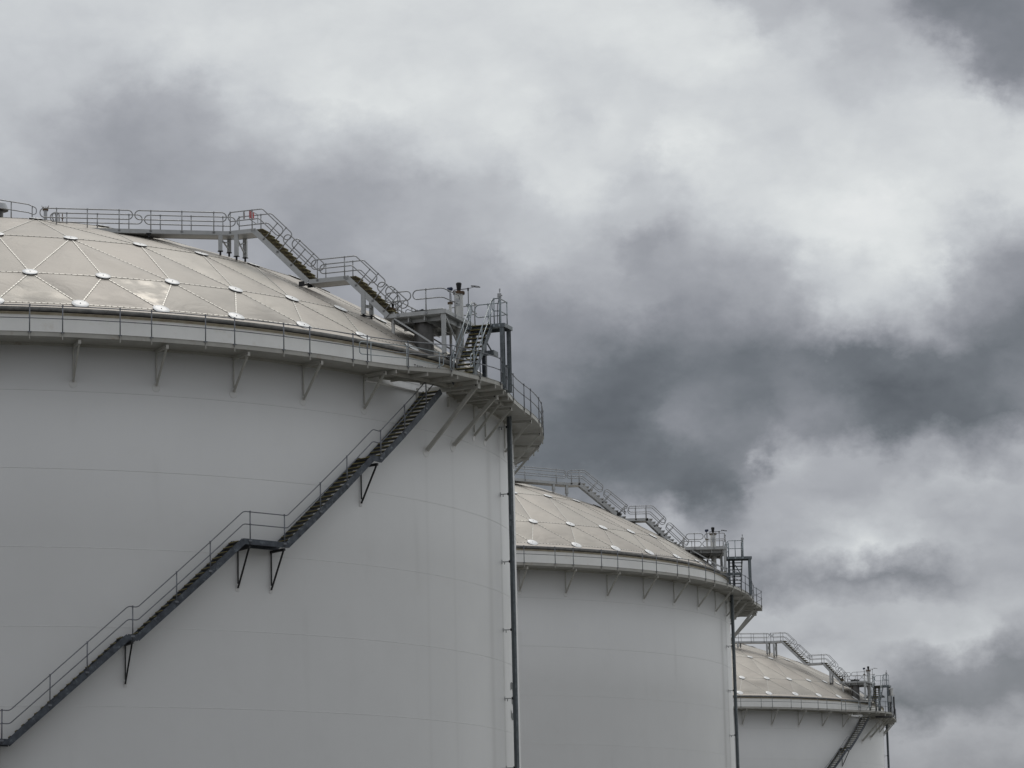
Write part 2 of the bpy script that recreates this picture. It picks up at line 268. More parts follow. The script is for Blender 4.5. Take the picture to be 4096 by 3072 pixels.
# ------------------------------------------------------------------ mesh building
class MB:
    def __init__(s): s.v = []; s.f = []; s.mi = []; s.uv = []; s.cur = 0; s.sm = []
    def add(s, vs, fs, smooth=False, uvs=None):
        k = len(s.v); s.v += [Vector(p) for p in vs]
        for i, f in enumerate(fs):
            s.f.append([k+j for j in f]); s.mi.append(s.cur); s.sm.append(smooth); s.uv.append(uvs[i] if uvs else None)
    def obox(s, c, ax, ay, az, hx, hy, hz):
        c = Vector(c); ax = Vector(ax)*hx; ay = Vector(ay)*hy; az = Vector(az)*hz
        P = [c+i*ax+j*ay+k*az for k in (-1, 1) for j in (-1, 1) for i in (-1, 1)]
        s.add(P, [(0, 2, 3, 1), (4, 5, 7, 6), (0, 1, 5, 4), (2, 6, 7, 3), (0, 4, 6, 2), (1, 3, 7, 5)])
    def box(s, x0, x1, y0, y1, z0, z1): s.obox(((x0+x1)/2, (y0+y1)/2, (z0+z1)/2), (1, 0, 0), (0, 1, 0), (0, 0, 1), (x1-x0)/2, (y1-y0)/2, (z1-z0)/2)
    def beam(s, p, q, w, h, upv=(0, 0, 1)):
        p = Vector(p); q = Vector(q); d = (q-p).normalized(); u_ = Vector(upv)
        if abs(d.dot(u_)) > .98: u_ = Vector((1, 0, 0))
        x = d.cross(u_).normalized(); y = x.cross(d).normalized()
        s.obox((p+q)/2, d, x, y, (q-p).length/2, w/2, h/2)
    def channel(s, p, q, w, h, t=.012, upv=(0, 0, 1), side=1):
        p = Vector(p); q = Vector(q); d = (q-p).normalized(); u_ = Vector(upv)
        if abs(d.dot(u_)) > .98: u_ = Vector((1, 0, 0))
        x = d.cross(u_).normalized()*side; y = x.cross(d).normalized()*side
        L = (q-p).length/2; c = (p+q)/2
        s.obox(c, d, x, y, L, t/2, h/2)
        s.obox(c+x*(w/2)+y*(h/2-t/2), d, x, y, L-.001, w/2, t/2); s.obox(c+x*(w/2)-y*(h/2-t/2), d, x, y, L-.001, w/2, t/2)
    def hbeam(s, p, q, w, h, t=.014, side=(1, 0, 0)):
        p = Vector(p); q = Vector(q); d = (q-p).normalized(); x = Vector(side); x = (x-d*x.dot(d)).normalized(); y = d.cross(x)
        L = (q-p).length/2; c = (p+q)/2
        s.obox(c, d, x, y, L, t/2, h/2-t); s.obox(c+y*(h/2-t/2), d, x, y, L, w/2, t/2); s.obox(c-y*(h/2-t/2), d, x, y, L, w/2, t/2)
    def tube(s, pts, r, n=8, closed=False):
        pts = [Vector(p) for p in pts]; m = len(pts)
        if m < 2: return
        tang = []
        for i in range(m):
            a = pts[(i-1) % m] if (closed or i > 0) else pts[i]; b = pts[(i+1) % m] if (closed or i < m-1) else pts[i]
            t = (b-a); tang.append(t.normalized() if t.length > 1e-9 else Vector((0, 0, 1)))
        ref = Vector((0, 0, 1)) if abs(tang[0].z) < .9 else Vector((1, 0, 0))
        nrm = (ref-tang[0]*ref.dot(tang[0])).normalized(); vs = []
        for i in range(m):
            if i > 0:
                nrm = nrm-tang[i]*nrm.dot(tang[i])
                nrm = nrm.normalized() if nrm.length > 1e-6 else (Vector((1, 0, 0))-tang[i]*tang[i].x).normalized()
            bi = tang[i].cross(nrm)
            vs += [pts[i]+nrm*(r*cos(2*pi*k/n))+bi*(r*sin(2*pi*k/n)) for k in range(n)]
        fs = []
        for i in range(m if closed else m-1):
            j = (i+1) % m
            for k in range(n): fs.append((i*n+k, i*n+(k+1) % n, j*n+(k+1) % n, j*n+k))
        if not closed: fs += [tuple(range(n))[::-1], tuple(range((m-1)*n, m*n))]
        s.add(vs, fs, True)
    def cyl(s, p, q, r, r2=None, n=24, smooth=True):
        p = Vector(p); q = Vector(q); d = (q-p).normalized(); ref = Vector((0, 0, 1)) if abs(d.z) < .9 else Vector((1, 0, 0))
        x = d.cross(ref).normalized(); y = d.cross(x); r2 = r if r2 is None else r2
        A = [p+x*(r*cos(2*pi*k/n))+y*(r*sin(2*pi*k/n)) for k in range(n)]; B = [q+x*(r2*cos(2*pi*k/n))+y*(r2*sin(2*pi*k/n)) for k in range(n)]
        s.add(A+B, [(k, (k+1) % n, n+(k+1) % n, n+k) for k in range(n)], smooth)
        s.add(A, [tuple(range(n))[::-1]]); s.add(B, [tuple(range(n))])
    def lathe(s, prof, n=192, a0=0., a1=360., smooth=True, rf=None):
        full = abs(a1-a0-360) < 1e-6; m = n if full else n+1; vs = []
        for (r, z) in prof:
            for k in range(m):
                a = R(a0+(a1-a0)*k/n); vs.append((r*cos(a), r*sin(a), z))
        fs = []
        for i in range(len(prof)-1):
            for k in range(n):
                k2 = (k+1) % m; fs.append((i*m+k, i*m+k2, (i+1)*m+k2, (i+1)*m+k))
        s.add(vs, fs, smooth)
def fillet(P, r, closed=False, n=5):
    P = [Vector(p) for p in P]; m = len(P); out = []
    for i in range(m):
        if not closed and i in (0, m-1): out.append(P[i]); continue
        a, b, c = P[(i-1) % m], P[i], P[(i+1) % m]; u_ = (a-b); v_ = (c-b)
        lu, lv = u_.length, v_.length
        if lu < 1e-6 or lv < 1e-6: continue
        u_ /= lu; v_ /= lv; cth = max(-1, min(1, u_.dot(v_))); th = math.acos(cth)
        if th > R(176): out.append(b); continue
        d = min(r/math.tan(th/2), lu*.499, lv*.499)
        p0 = b+u_*d; p2 = b+v_*d
        for k in range(n+1):
            t = k/n; out.append(p0*(1-t)**2+b*(2*t*(1-t))*1.0+p2*t*t) if th < R(60) else out.append(_arc(p0, b, p2, t))
    return out
def _arc(p0, b, p2, t):
    # rational quadratic = true circular arc
    u_ = (p0-b).normalized(); v_ = (p2-b).normalized(); w_ = sin(math.acos(max(-1, min(1, u_.dot(v_))))/2)
    a0, a1, a2 = (1-t)**2, 2*t*(1-t)*w_, t*t
    return (p0*a0+b*a1+p2*a2)/(a0+a1+a2)

def raw_mesh(name, mb, mats, off=Vector((0, 0, 0)), rotz=0.):
    me = bpy.data.meshes.new(name); Rm = Matrix.Rotation(rotz, 3, 'Z')
    me.from_pydata([tuple(Rm @ v - off) for v in mb.v], [], mb.f)
    for m in (mats if isinstance(mats, (list, tuple)) else [mats]): me.materials.append(m)
    me.polygons.foreach_set('material_index', mb.mi); me.polygons.foreach_set('use_smooth', mb.sm)
    if any(x is not None for x in mb.uv):
        ul = me.uv_layers.new(name='UVMap')
        for p, uvs in zip(me.polygons, mb.uv):
            if uvs:
                for li, c in zip(p.loop_indices, uvs): ul.data[li].uv = c
    me.update(); return me
class Ctx:                                   # one tank's own frame: axis at the origin, z as seen from the eye
    def __init__(s, x, y, dz, rot): s.O = Vector((x, y, EYE+dz)); s.rot = R(rot); s.gz = -(EYE+dz)
    def at(s, rot): c = Ctx(0, 0, 0, 0); c.O = s.O; c.rot = R(rot); c.gz = s.gz; return c
    def W(s, p): return s.O + Matrix.Rotation(s.rot, 3, 'Z') @ Vector(p)
    def thing(s, name, label, cat, base, group=None):
        o = bpy.data.objects.new(name, None); COL.objects.link(o); o.empty_display_size = .3
        o.location = s.W(base); o['label'] = label; o['category'] = cat
        if group: o['group'] = group
        return o
    def part(s, name, mb, mats, parent, label=None):
        r = parent
        while r.parent: r = r.parent
        me = raw_mesh(name, mb, mats, Vector(r.location)-s.O, s.rot)
        o = bpy.data.objects.new(name, me); COL.objects.link(o); o.parent = parent
        if label: o['label'] = label
        return o
    def place(s, name, me, parent, mtx):     # shared mesh, placed in this frame
        r = parent
        while r.parent: r = r.parent
        o = bpy.data.objects.new(name, me); COL.objects.link(o); o.parent = parent
        o.matrix_local = Matrix.Translation(-(Vector(r.location)-s.O)) @ Matrix.Rotation(s.rot, 4, 'Z') @ mtx
        return o
def struct(name, mb, m):
    o = bpy.data.objects.new(name, raw_mesh(name, mb, m)); COL.objects.link(o); o['kind'] = 'structure'; return o
def pr(th, r, z=0.): return Vector((r*cos(R(th)), r*sin(R(th)), z))
def interp(T, x):
    if x <= T[0][0]: return T[0][1]
    for (a, b), (c, d) in zip(T, T[1:]):
        if x <= c: return b+(d-b)*(x-a)/(c-a)
    return T[-1][1]

# ------------------------------------------------------------------ ground
g = MB(); n = 96
for rr, r2 in ((0, 60), (60, 200), (200, 600), (600, 3500)):
    for k in range(n):
        a, b = 2*pi*k/n, 2*pi*(k+1)/n
        if rr == 0: g.add([(0, 150, 0), (r2*cos(a), 150+r2*sin(a), 0), (r2*cos(b), 150+r2*sin(b), 0)], [(0, 1, 2)])
        else: g.add([(rr*cos(a), 150+rr*sin(a), 0), (r2*cos(a), 150+r2*sin(a), 0), (r2*cos(b), 150+r2*sin(b), 0), (rr*cos(b), 150+rr*sin(b), 0)], [(0, 1, 2, 3)])
struct('ground', g, GROUND)

# ------------------------------------------------------------------ shared dimensions
RW = 25.089; ZT = 24.40; RS = 41.4; ZC = -8.286; ROUT = 26.42; ZF0, ZF1 = 23.25, 23.42
def sphz(x, y): return ZC+sqrt(max(0, RS*RS-x*x-y*y))
def sphere_pt(th, r): return Vector((r*cos(R(th)), r*sin(R(th)), ZC+sqrt(RS*RS-r*r)))
SEAMS = [21.42-3*k for k in range(7)]

def cover_mesh():
    b = MB(); n = 28
    def ring(r, z): return [(r*cos(2*pi*k/n), r*sin(2*pi*k/n), z) for k in range(n)]
    b.cur = 1; b.cyl((0, 0, -.03), (0, 0, .026), .306, n=n)
    b.cur = 0
    P = ring(.305, .026)+ring(.325, .030)+ring(.315, .038)+ring(.15, .044)+[(0, 0, .046)]
    F = [(i*n+k, i*n+(k+1) % n, (i+1)*n+(k+1) % n, (i+1)*n+k) for i in range(3) for k in range(n)] + [(3*n+k, 3*n+(k+1) % n, 4*n) for k in range(n)] + [tuple(range(n))[::-1]]
    b.add(P, F, True); b.cur = 1; b.cyl((0, 0, .043), (0, 0, .062), .020, n=8)
    return raw_mesh('node_cover', b, [COVER, GASKET])
COVER_ME = cover_mesh()
def bracket_mesh():
    b = MB()                                  # radial frame: x outwards
    b.beam((RW+.01, 0, 23.13), (26.34, 0, 23.13), .075, .11)
    b.beam((26.30, .0, 23.12), (RW+.04, 0, 21.80), .095, .06, (0, 1, 0))
    b.obox((26.30, 0, 23.10), (1, 0, 0), (0, 1, 0), (0, 0, 1), .055, .055, .075)
    b.beam((RW+.045, 0, 23.07), (RW+.045, 0, 21.95), .045, .04, (0, 1, 0))
    b.cur = 2; n = 16; P = [(RW+.004, .17*sin(2*pi*k/n), 21.72+.17*cos(2*pi*k/n)) for k in range(n)]+[(RW+.014, .16*sin(2*pi*k/n), 21.72+.16*cos(2*pi*k/n)) for k in range(n)]
    b.add(P, [(k, (k+1) % n, n+(k+1) % n, n+k) for k in range(n)]+[tuple(range(n, 2*n))]); b.cur = 1
    b.cyl((26.31, -.06, 23.12), (26.31, .06, 23.12), .028, n=10)
    return raw_mesh('bracket', b, [BRK, BLACK, WALL])
BRACKET_ME = bracket_mesh()
def wpost_mesh():
    b = MB()
    b.tube([(0, 0, ZF1-.13), (0, 0, ZF1+1.02)], .024, 8)
    b.obox((0, 0, ZF1-.02), (1, 0, 0), (0, 1, 0), (0, 0, 1), .03, .07, .018); b.cyl((0, 0, ZF1+.49), (0, 0, ZF1+.55), .034, n=8); b.cyl((0, 0, ZF1+.98), (0, 0, ZF1+1.05), .034, n=8)
    b.cur = 1; b.obox((.0, 0, ZF1-.17), (1, 0, 0), (0, 1, 0), (0, 0, 1), .028, .012, .13)
    return raw_mesh('post', b, [RAILD, DECK])
WPOST_ME = wpost_mesh()

def text_mesh(txt, h, m, fn, spacing=1.0):
    cu = bpy.data.curves.new('lettering', 'FONT'); cu.body = txt; cu.size = h*1.38; cu.extrude = .0; cu.space_character = spacing; cu.offset = h*.03
    o = bpy.data.objects.new('lettering', cu); COL.objects.link(o)
    dg = bpy.context.evaluated_depsgraph_get(); me = bpy.data.meshes.new_from_object(o.evaluated_get(dg))
    bpy.data.objects.remove(o, do_unlink=True)
    for v in me.vertices: v.co = fn(v.co.x, v.co.y)
    me.materials.clear(); me.materials.append(m); return me

# ------------------------------------------------------------------ geodesic aluminium roof
def dome(cx, root, sector, seed):
    rnd = random.Random(seed)
    prim = {}
    RR = {0: 0., 1: 5.98, 2: 11.883, 3: 17.445, 4: 22.237}
    nodes = {(0, 0): sphere_pt(0, 0)}
    for K in range(1, 5):
        for s_ in range(12):
            A = sector+30*s_
            for i in range(K): nodes[(K, s_*K+i)] = sphere_pt(A+30*i/K, RR[K])
    for k in range(48): nodes[(5, k)] = sphere_pt(sector+3.75+7.5*k, 24.775)
    tris = []; edges = set()
    def tri(a, b, c):
        tris.append((a, b, c))
        for x, y in ((a, b), (b, c), (c, a)): edges.add(tuple(sorted((x, y))))
    for s_ in range(12): tri((0, 0), (1, s_), (1, (s_+1) % 12))
    for K in range(1, 4):
        m, m2 = 12*K, 12*(K+1)
        for s_ in range(12):
            for i in range(K):
                a = (K, (s_*K+i) % m); a2 = (K, (s_*K+i+1) % m); b = (K+1, (s_*(K+1)+i) % m2); b2 = (K+1, (s_*(K+1)+i+1) % m2); 
                tri(a, b, b2); tri(a, b2, a2)
            b = (K+1, (s_*(K+1)+K) % m2); b2 = (K+1, (s_*(K+1)+K+1) % m2); a = (K, ((s_+1)*K) % m)
            tri(a, b, b2)
    for k in range(48): tri((4, k), (5, (k-1) % 48), (5, k)); tri((4, k), (5, k), (4, (k+1) % 48))
    skin = MB(); S = 10; tones = []
    for (a, b, c) in tris:
        A, B, C = nodes[a], nodes[b], nodes[c]; nrm = (B-A).cross(C-A); nrm = nrm.normalized() if nrm.z > 0 else -nrm.normalized()
        amp = rnd.uniform(.05, .14); c1 = [rnd.uniform(-1, 1) for _ in range(6)]
        idx = {}; vs = []
        for i in range(S+1):
            for j in range(S+1-i):
                l1, l2 = i/S, j/S; l3 = 1-l1-l2; P = A*l1+B*l2+C*l3
                hgt = amp*27*l1*l2*l3*.60 + .35*amp*(c1[0]*sin(pi*l1)*sin(2*pi*l2)+c1[1]*sin(2*pi*l2)*sin(pi*l3)+c1[2]*sin(2*pi*l3)*sin(pi*l1))*4*sqrt(max(0, l1*l2*l3))
                idx[(i, j)] = len(vs); vs.append(P+nrm*(hgt))
        fs = []
        for i in range(S):
            for j in range(S-i):
                f = [idx[(i, j)], idx[(i+1, j)], idx[(i, j+1)]]; fs.append(f)
                if i+j < S-1: fs.append([idx[(i+1, j)], idx[(i+1, j+1)], idx[(i, j+1)]])
        # orient upward
        q = (vs[fs[0][1]]-vs[fs[0][0]]).cross(vs[fs[0][2]]-vs[fs[0][0]])
        if q.z < 0: fs = [f[::-1] for f in fs]
        skin.add(vs, fs, True)
        g_ = (A+B+C)/3; th_ = math.degrees(atan2(g_.y, g_.x)); rr_ = hypot(g_.x, g_.y)
        gl = .65 if seed == 3 and 22.5 < rr_ < 23.6 and abs(th_+62.4) < 1 else .3 if seed == 3 and rr_ > 23.6 and abs(th_+73.6) < 1.2 else (.15 if rnd.random() < .12 else 0)
        tones += [(rnd.uniform(0, 1), gl)]*len(fs)
    # sloping skirt from the last ring to the eave
    vs = []
    for k in range(48): vs.append(nodes[(5, k)])
    for k in range(48): p = nodes[(5, k)]; a = atan2(p.y, p.x); vs.append(Vector((25.22*cos(a), 25.22*sin(a), 24.63)))
    skin.add(vs, [(48+k, 48+(k+1) % 48, (k+1) % 48, k) for k in range(48)])
    tones += [(.5, 0)]*48
    roof = cx.part('roof', skin, DOME, root)
    at = roof.data.attributes.new('sheet', 'FLOAT_COLOR', 'FACE')
    for i, (a_, b_) in enumerate(tones): at.data[i].color = (a_, b_, 0, 1)
    bt = MB(); gk = MB()
    ctr = Vector((0, 0, ZC))
    for a, b in sorted(edges):
        A, B = nodes[a], nodes[b]; d = (B-A); Ln = d.length; d /= Ln; upn = ((A+B)/2-ctr).normalized(); sd_ = d.cross(upn).normalized()
        p, q = A+d*.34, B-d*.34; l2 = Ln-.68
        for mb_, w_, h0, h1 in ((gk, .036, -.01, .008), (bt, .024, .008, .020)):
            P = [p-sd_*w_+upn*h0, p+sd_*w_+upn*h0, q+sd_*w_+upn*h0, q-sd_*w_+upn*h0]
            Q = [x+upn*(h1-h0) for x in P]
            uv = [(0, 0), (0, 1), (l2, 1), (l2, 0)]
            mb_.add(P+Q, [(4, 5, 6, 7), (0, 4, 7, 3), (1, 2, 6, 5)], False, [uv, [(0, 0), (0, 1), (l2, 1), (l2, 0)], [(0, 0), (l2, 0), (l2, 1), (0, 1)]])
    cx.part('batten', bt, BATT, roof); cx.part('seal_strip', gk, SEAL, roof)
    C0 = cx.O; rest = MB()
    lst = []
    for k_, p in nodes.items():
        wp = cx.W(p); lst.append(((wp-Vector((0, 0, EYE))).length, k_, p))
    lst.sort(key=lambda t: t[0])
    for i, (dd, k_, p) in enumerate(lst):
        nrm = (p-ctr).normalized(); q = nrm.to_track_quat('Z', 'X').to_matrix().to_4x4(); sc = 1.05 if k_[0] == 5 else .95
        mtx = Matrix.Translation(p+nrm*.012) @ q @ Matrix.Scale(sc, 4)
        if i < 96: cx.place('node_cover', COVER_ME, roof, mtx)
        else:
            vs = [mtx @ v.co for v in COVER_ME.vertices]
            k0 = len(rest.v); rest.v += vs
            for pl in COVER_ME.polygons: rest.f.append([k0+j for j in pl.vertices]); rest.mi.append(pl.material_index); rest.sm.append(pl.use_smooth); rest.uv.append(None)
    o = cx.part('node_cover', rest, [COVER, GASKET], roof); o['kind'] = 'stuff'
    return roof

# ------------------------------------------------------------------ the tank itself
def tank(cx, root, sector, rout_t, rin_t, brk0, post_off, skip, seed, name_txt, name_th, extra_struts, posts_extra=(), stains_and_shade=()):
    cx0 = cx
    sh = MB(); sh.lathe([(RW, cx.gz), (RW, 0), (RW, 8), (RW, 16), (RW, ZT), (RW-.03, ZT), (RW-.03, ZT-.4)], 240)
    shell = cx.part('shell', sh, wall_mat(brk0, stains_and_shade), root)
    for i, z in enumerate(SEAMS):
        b = MB(); h = .010; b.lathe([(RW-.002, z-h), (RW+.007, z-h*.5), (RW+.007, z+h*.5), (RW-.002, z+h)], 240)
        cx.part('weld_seam', b, SEAMD if i < 1 else (SEAMM if i < 2 else SEAML), shell)
    # upper ring above the walkway is a brighter course
    b = MB(); b.lathe([(RW+.012, ZF0+.02), (RW+.012, ZT-.03)], 240); cx.part('top_course', b, RING, shell)
    # eave flashings
    b = MB(); b.lathe([(25.22, 24.63), (25.235, 24.62), (25.235, 24.47), (25.20, 24.465)], 240)
    b.cur = 1; b.lathe([(25.20, 24.465), (25.255, 24.462), (25.255, 24.452), (25.19, 24.445)], 240); b.cur = 2
    b.lathe([(25.19, 24.445), (25.19, 24.425), (25.225, 24.422), (25.225, 24.412), (25.15, 24.40), (25.15, 24.375), (25.165, 24.372), (25.165, 24.362), (25.09, 24.35)], 240)
    b.cur = 1; b.lathe([(25.192, 24.430), (25.196, 24.427), (25.192, 24.4245)], 240)
    cx.part('eave_flashing', b, [FLASH, BLACK, CREAM], root)
    dome(cx, root, sector, seed)
    # walkway
    b = MB(); TH = [(-180+1.25*k) for k in range(289)]
    ro = [interp(rout_t, t) for t in TH]; ri = [max(RW+.005, interp(rin_t, t)) for t in TH]
    def strip(b_, f0, f1, flip=False):
        vs = [f0(i) for i in range(289)]+[f1(i) for i in range(289)]
        fs = [(i, i+1, 289+i+1, 289+i) for i in range(288)]
        b_.add(vs, [f[::-1] for f in fs] if flip else fs, False)
    P = lambda th, r, z: pr(th, r, z)
    strip(b, lambda i: P(TH[i], ri[i], ZF0), lambda i: P(TH[i], ro[i]-.012, ZF0), True)
    strip(b, lambda i: P(TH[i], ri[i], ZF0+.012), lambda i: P(TH[i], ro[i]-.012, ZF0+.012))
    strip(b, lambda i: P(TH[i], ri[i], ZF0), lambda i: P(TH[i], ri[i], ZF0+.012))
    strip(b, lambda i: P(TH[i], ri[i]-.001, ZF0-.10), lambda i: P(TH[i], ri[i]-.001, ZF0+.0))
    wk = cx.part('walkway', b, DECK, root)
    b = MB()
    strip(b, lambda i: P(TH[i], ro[i], ZF0-.005), lambda i: P(TH[i], ro[i], ZF1))
    strip(b, lambda i: P(TH[i], ro[i]-.012, ZF0-.005), lambda i: P(TH[i], ro[i]-.012, ZF1), True)
    strip(b, lambda i: P(TH[i], ro[i]+.02, ZF1), lambda i: P(TH[i], ro[i]-.032, ZF1)); strip(b, lambda i: P(TH[i], ro[i]+.02, ZF1-.008), lambda i: P(TH[i], ro[i]-.032, ZF1-.008), True)
    strip(b, lambda i: P(TH[i], ro[i]+.02, ZF1-.008), lambda i: P(TH[i], ro[i]+.02, ZF1))
    strip(b, lambda i: P(TH[i], ro[i]-.05, ZF0-.010), lambda i: P(TH[i], ro[i]+.006, ZF0-.010), True)
    cx.part('edge_plate', b, DECK, wk)
    # handrail
    b = MB()
    for h in (.52, 1.01): b.tube([P(TH[i], ro[i]-.0, ZF1+h) for i in range(289)], .021, 6)
    rail = cx.part('handrail', b, RAILD, root)
    for k in range(48):
        a = brk0+7.5*k
        while a > 180: a -= 360
        for po in post_off:
            t = a+po
            if any(s0 < t < s1 for s0, s1 in skip['post']): continue
            r = interp(rout_t, t); cx.place('post', WPOST_ME, rail, Matrix.Rotation(R(t), 4, 'Z') @ Matrix.Translation((r+.018, 0, 0)))
        if not any(s0 < a < s1 for s0, s1 in skip['brk']):
            cx.place('bracket', BRACKET_ME, root, Matrix.Rotation(R(a), 4, 'Z'))
    for t in posts_extra:
        r = interp(rout_t, t); cx.place('post', WPOST_ME, rail, Matrix.Rotation(R(t), 4, 'Z') @ Matrix.Translation((r+.018, 0, 0)))
    for a in skip.get('brk_add', ()): cx.place('bracket', BRACKET_ME, root, Matrix.Rotation(R(a), 4, 'Z'))
    if rin_t[1][0] > -100 and len(rin_t) > 3:
        a0 = rin_t[1][0]-2.0; b = MB(); b.lathe([(RW, 22.93), (RW+.10, 22.95), (RW+.10, 22.98), (RW+.02, 22.99), (RW+.02, ZF0)], 24, a0, a0+11.5); cx.part('stiffener', b, RING, shell)
    # heavy struts and joists under the widened landing
    for (ta, ra, tb, zb) in extra_struts:
        b = MB(); p = pr(ta, ra-.12, 23.08); q = pr(tb, RW+.05, zb); d = (p-q).normalized()
        b.beam(q, p, .16, .10, tuple(pr(ta+90, 1)))
        b.beam(pr(ta, ra-.03, 23.12), pr(ta, RW, 23.12), .10, .24)
        b.obox(p, pr(ta, 1), pr(ta+90, 1), (0, 0, 1), .10, .10, .13)
        b.cur = 2; b.cyl(pr(tb, RW-.01, zb-.03), pr(tb, RW+.012, zb-.03), .25, n=24); b.cur = 0
        b.beam(pr(ta-2.1, RW+.05, 23.1), pr(ta-2.1, RW+.05, zb+1.6), .10, .06, tuple(pr(ta+90, 1)))
        b.cur = 1; b.cyl(p+pr(ta+90, .108), p-pr(ta+90, .108), .035, n=10)
        cx.part('heavy_strut', b, [BRK, BLACK, WALL], root)
    b = MB()
    ths = [t for t in TH if interp(rout_t, t) > ROUT+.25]
    if ths:
        t0, t1 = min(ths), max(ths); m = 7
        for k in range(m+1):
            t = t0+(t1-t0)*k/m; r0 = max(RW+.01, interp(rin_t, t)); b.beam(pr(t, r0, 23.16), pr(t, interp(rout_t, t)-.02, 23.16), .05, .16)
        for fr in (.45,):
            for k in range(m):
                ta, tb = t0+(t1-t0)*k/m, t0+(t1-t0)*(k+1)/m
                b.beam(pr(ta, RW+.3+fr*2, 23.15), pr(tb, RW+.3+fr*2, 23.15), .04, .14)
        cx.part('joist', b, DECK, wk)
    # stencilled name on the top course
    if name_txt:
        hh = .17
        me = text_mesh(name_txt, hh, INK, lambda x, y: pr(name_th+math.degrees(x/RW), RW+.018, 23.945+y), 1.15)
        cx.place('lettering', me, shell, Matrix.Identity(4))
    return shell

# ------------------------------------------------------------------ stair running up the shell
def tread_mesh(w, d, t, m1, m2, nm='tread'):
    b = MB(); b.cur = 0; b.box(-w/2, w/2, -d/2, d/2, -t, 0); b.cur = 1; b.box(-w/2+.01, w/2-.01, -d/2-.012, -d/2+.014, -.022, .005); 
    return raw_mesh(nm, b, [m1, m2])
def wall_stair(cx, label, group):
    nodes = [(-106.2, -1.6), (-97.0, .55), (-96.0, .55), (-87.2, 4.33), (-86.2, 4.33), (-76.9, 8.15), (-76.1, 8.13), (-66.35, 12.06), (-65.55, 12.03), (-55.9, 15.90), (-51.55, 15.86), (-41.75, 19.72), (-40.85, 19.68), (-31.9, 23.02)]
    nodes = [n_ for n_ in nodes if n_[1] > cx.gz-.5]
    root = cx.thing('wall_staircase', label, 'staircase', pr(-88, 25.6, cx.gz), group)
    RI, RO = 25.22, 26.05
    so = MB(); si = MB(); hr = MB(); lab = []
    wd = RO-RI-.02; TM = tread_mesh(wd, .20, .06, TREAD, NOSE)
    strs = []
    def path(f0, f1, r, dz=0., step=1.2):
        (a, za), (b_, zb) = f0, f1; n_ = max(1, int(abs(b_-a)/step)); return [pr(a+(b_-a)*i/n_, r, za+(zb-za)*i/n_+dz) for i in range(n_+1)]
    rt_top, rt_mid = [], []
    for f0, f1 in zip(nodes, nodes[1:]):
        flat = abs(f1[1]-f0[1]) < .2
        for mb_, r in ((so, RO), (si, RI)):
            P = path(f0, f1, r, -.11, 2.5)
            for p, q in zip(P, P[1:]):
                mb_.beam(p-(q-p).normalized()*.02, q+(q-p).normalized()*.02, .035, .25 if not flat else .22, (0, 0, 1))
        if flat:
            a0, a1 = f0[0], f1[0]; b = MB()
            P = path(f0, f1, RI+.02, -.06, 1.0); Q = path(f0, f1, RO-.02, -.06, 1.0)
            for i in range(len(P)-1): b.add([P[i], P[i+1], Q[i+1], Q[i]]+[v-Vector((0, 0, .04)) for v in (P[i], P[i+1], Q[i+1], Q[i])], [(0, 1, 2, 3), (7, 6, 5, 4), (0, 3, 7, 4), (1, 5, 6, 2)])
            cx.part('landing_plate', b, TREAD, root)
        else:
            rise = f1[1]-f0[1]; n_ = max(2, round(rise/.215))
            for i in range(1, n_+1):
                a = f0[0]+(f1[0]-f0[0])*(i-.5)/n_; z = f0[1]+rise*(i)/n_-.10
                cx.place('tread', TM, root, Matrix.Translation(pr(a, (RI+RO)/2, z)) @ Matrix.Rotation(R(a), 4, 'Z'))
    # handrail
    H1, H2 = 1.05, .56
    pts1, pts2 = [], []
    for f0, f1 in zip(nodes, nodes[1:]):
        for L_, h in ((pts1, H1), (pts2, H2)):
            P = path(f0, f1, RO+.01, h, 3.0)
            L_ += P if not L_ else P[1:]
    hr.tube(fillet(pts1, .25), .021, 7); hr.tube(fillet(pts2, .25), .021, 7)
    so_ = cx.part('stringer', so, DARKG, root); cx.part('stringer', si, DARKG, root)
    rail = cx.part('handrail', hr, RAILD, root)
    for t in (-96.4, -92.5, -89, -86.6, -83, -79.8, -76.72, -72.85, -69.8, -65.97, -62.13, -59.07, -55.28, -51.85, -48.0, -44.95, -40.77, -37.5, -34.3):
        z = interp([(a, b_) for a, b_ in nodes], t)
        if z < cx.gz+.1: continue
        b = MB(); b.tube([pr(t, RO+.01, z-.2), pr(t, RO+.01, z+H1+.02)], .025, 7); b.obox(pr(t, RO+.02, z-.07), pr(t, 1), pr(t+90, 1), (0, 0, 1), .02, .07, .035)
        b.cyl(pr(t, RO+.01, z+H2-.03), pr(t, RO+.01, z+H2+.03), .034, n=8); b.cyl(pr(t, RO+.01, z+H1-.03), pr(t, RO+.01, z+H1+.04), .034, n=8)
        cx.part('post', b, RAILD, rail)
    for t, z in ((-96.5, .5), (-86.7, 4.3), (-76.9, 8.1), (-66.0, 11.93), (-55.35, 15.75), (-51.9, 15.75), (-41.25, 19.55)):
        if z-1.9 < cx.gz: continue
        b = MB(); b.beam(pr(t, RW+.01, z-.18), pr(t, RO+.03, z-.18), .08, .10); b.beam(pr(t, RO-.03, z-.2), pr(t, RW+.05, z-1.66), .06, .05, tuple(pr(t+90, 1)))
        b.beam(pr(t, RW+.06, z-.2), pr(t, RW+.06, z-1.5), .05, .04, tuple(pr(t+90, 1))); b.cur = 1; b.obox(pr(t, RW+.010, z-1.66), pr(t, 1), pr(t+90, 1), (0, 0, 1), .010, .075, .12)
        b.obox(pr(t, RW+.010, z-.2), pr(t, 1), pr(t+90, 1), (0, 0, 1), .010, .08, .10)
        cx.part('support_bracket', b, [BLACK, WALL], root)
    return root

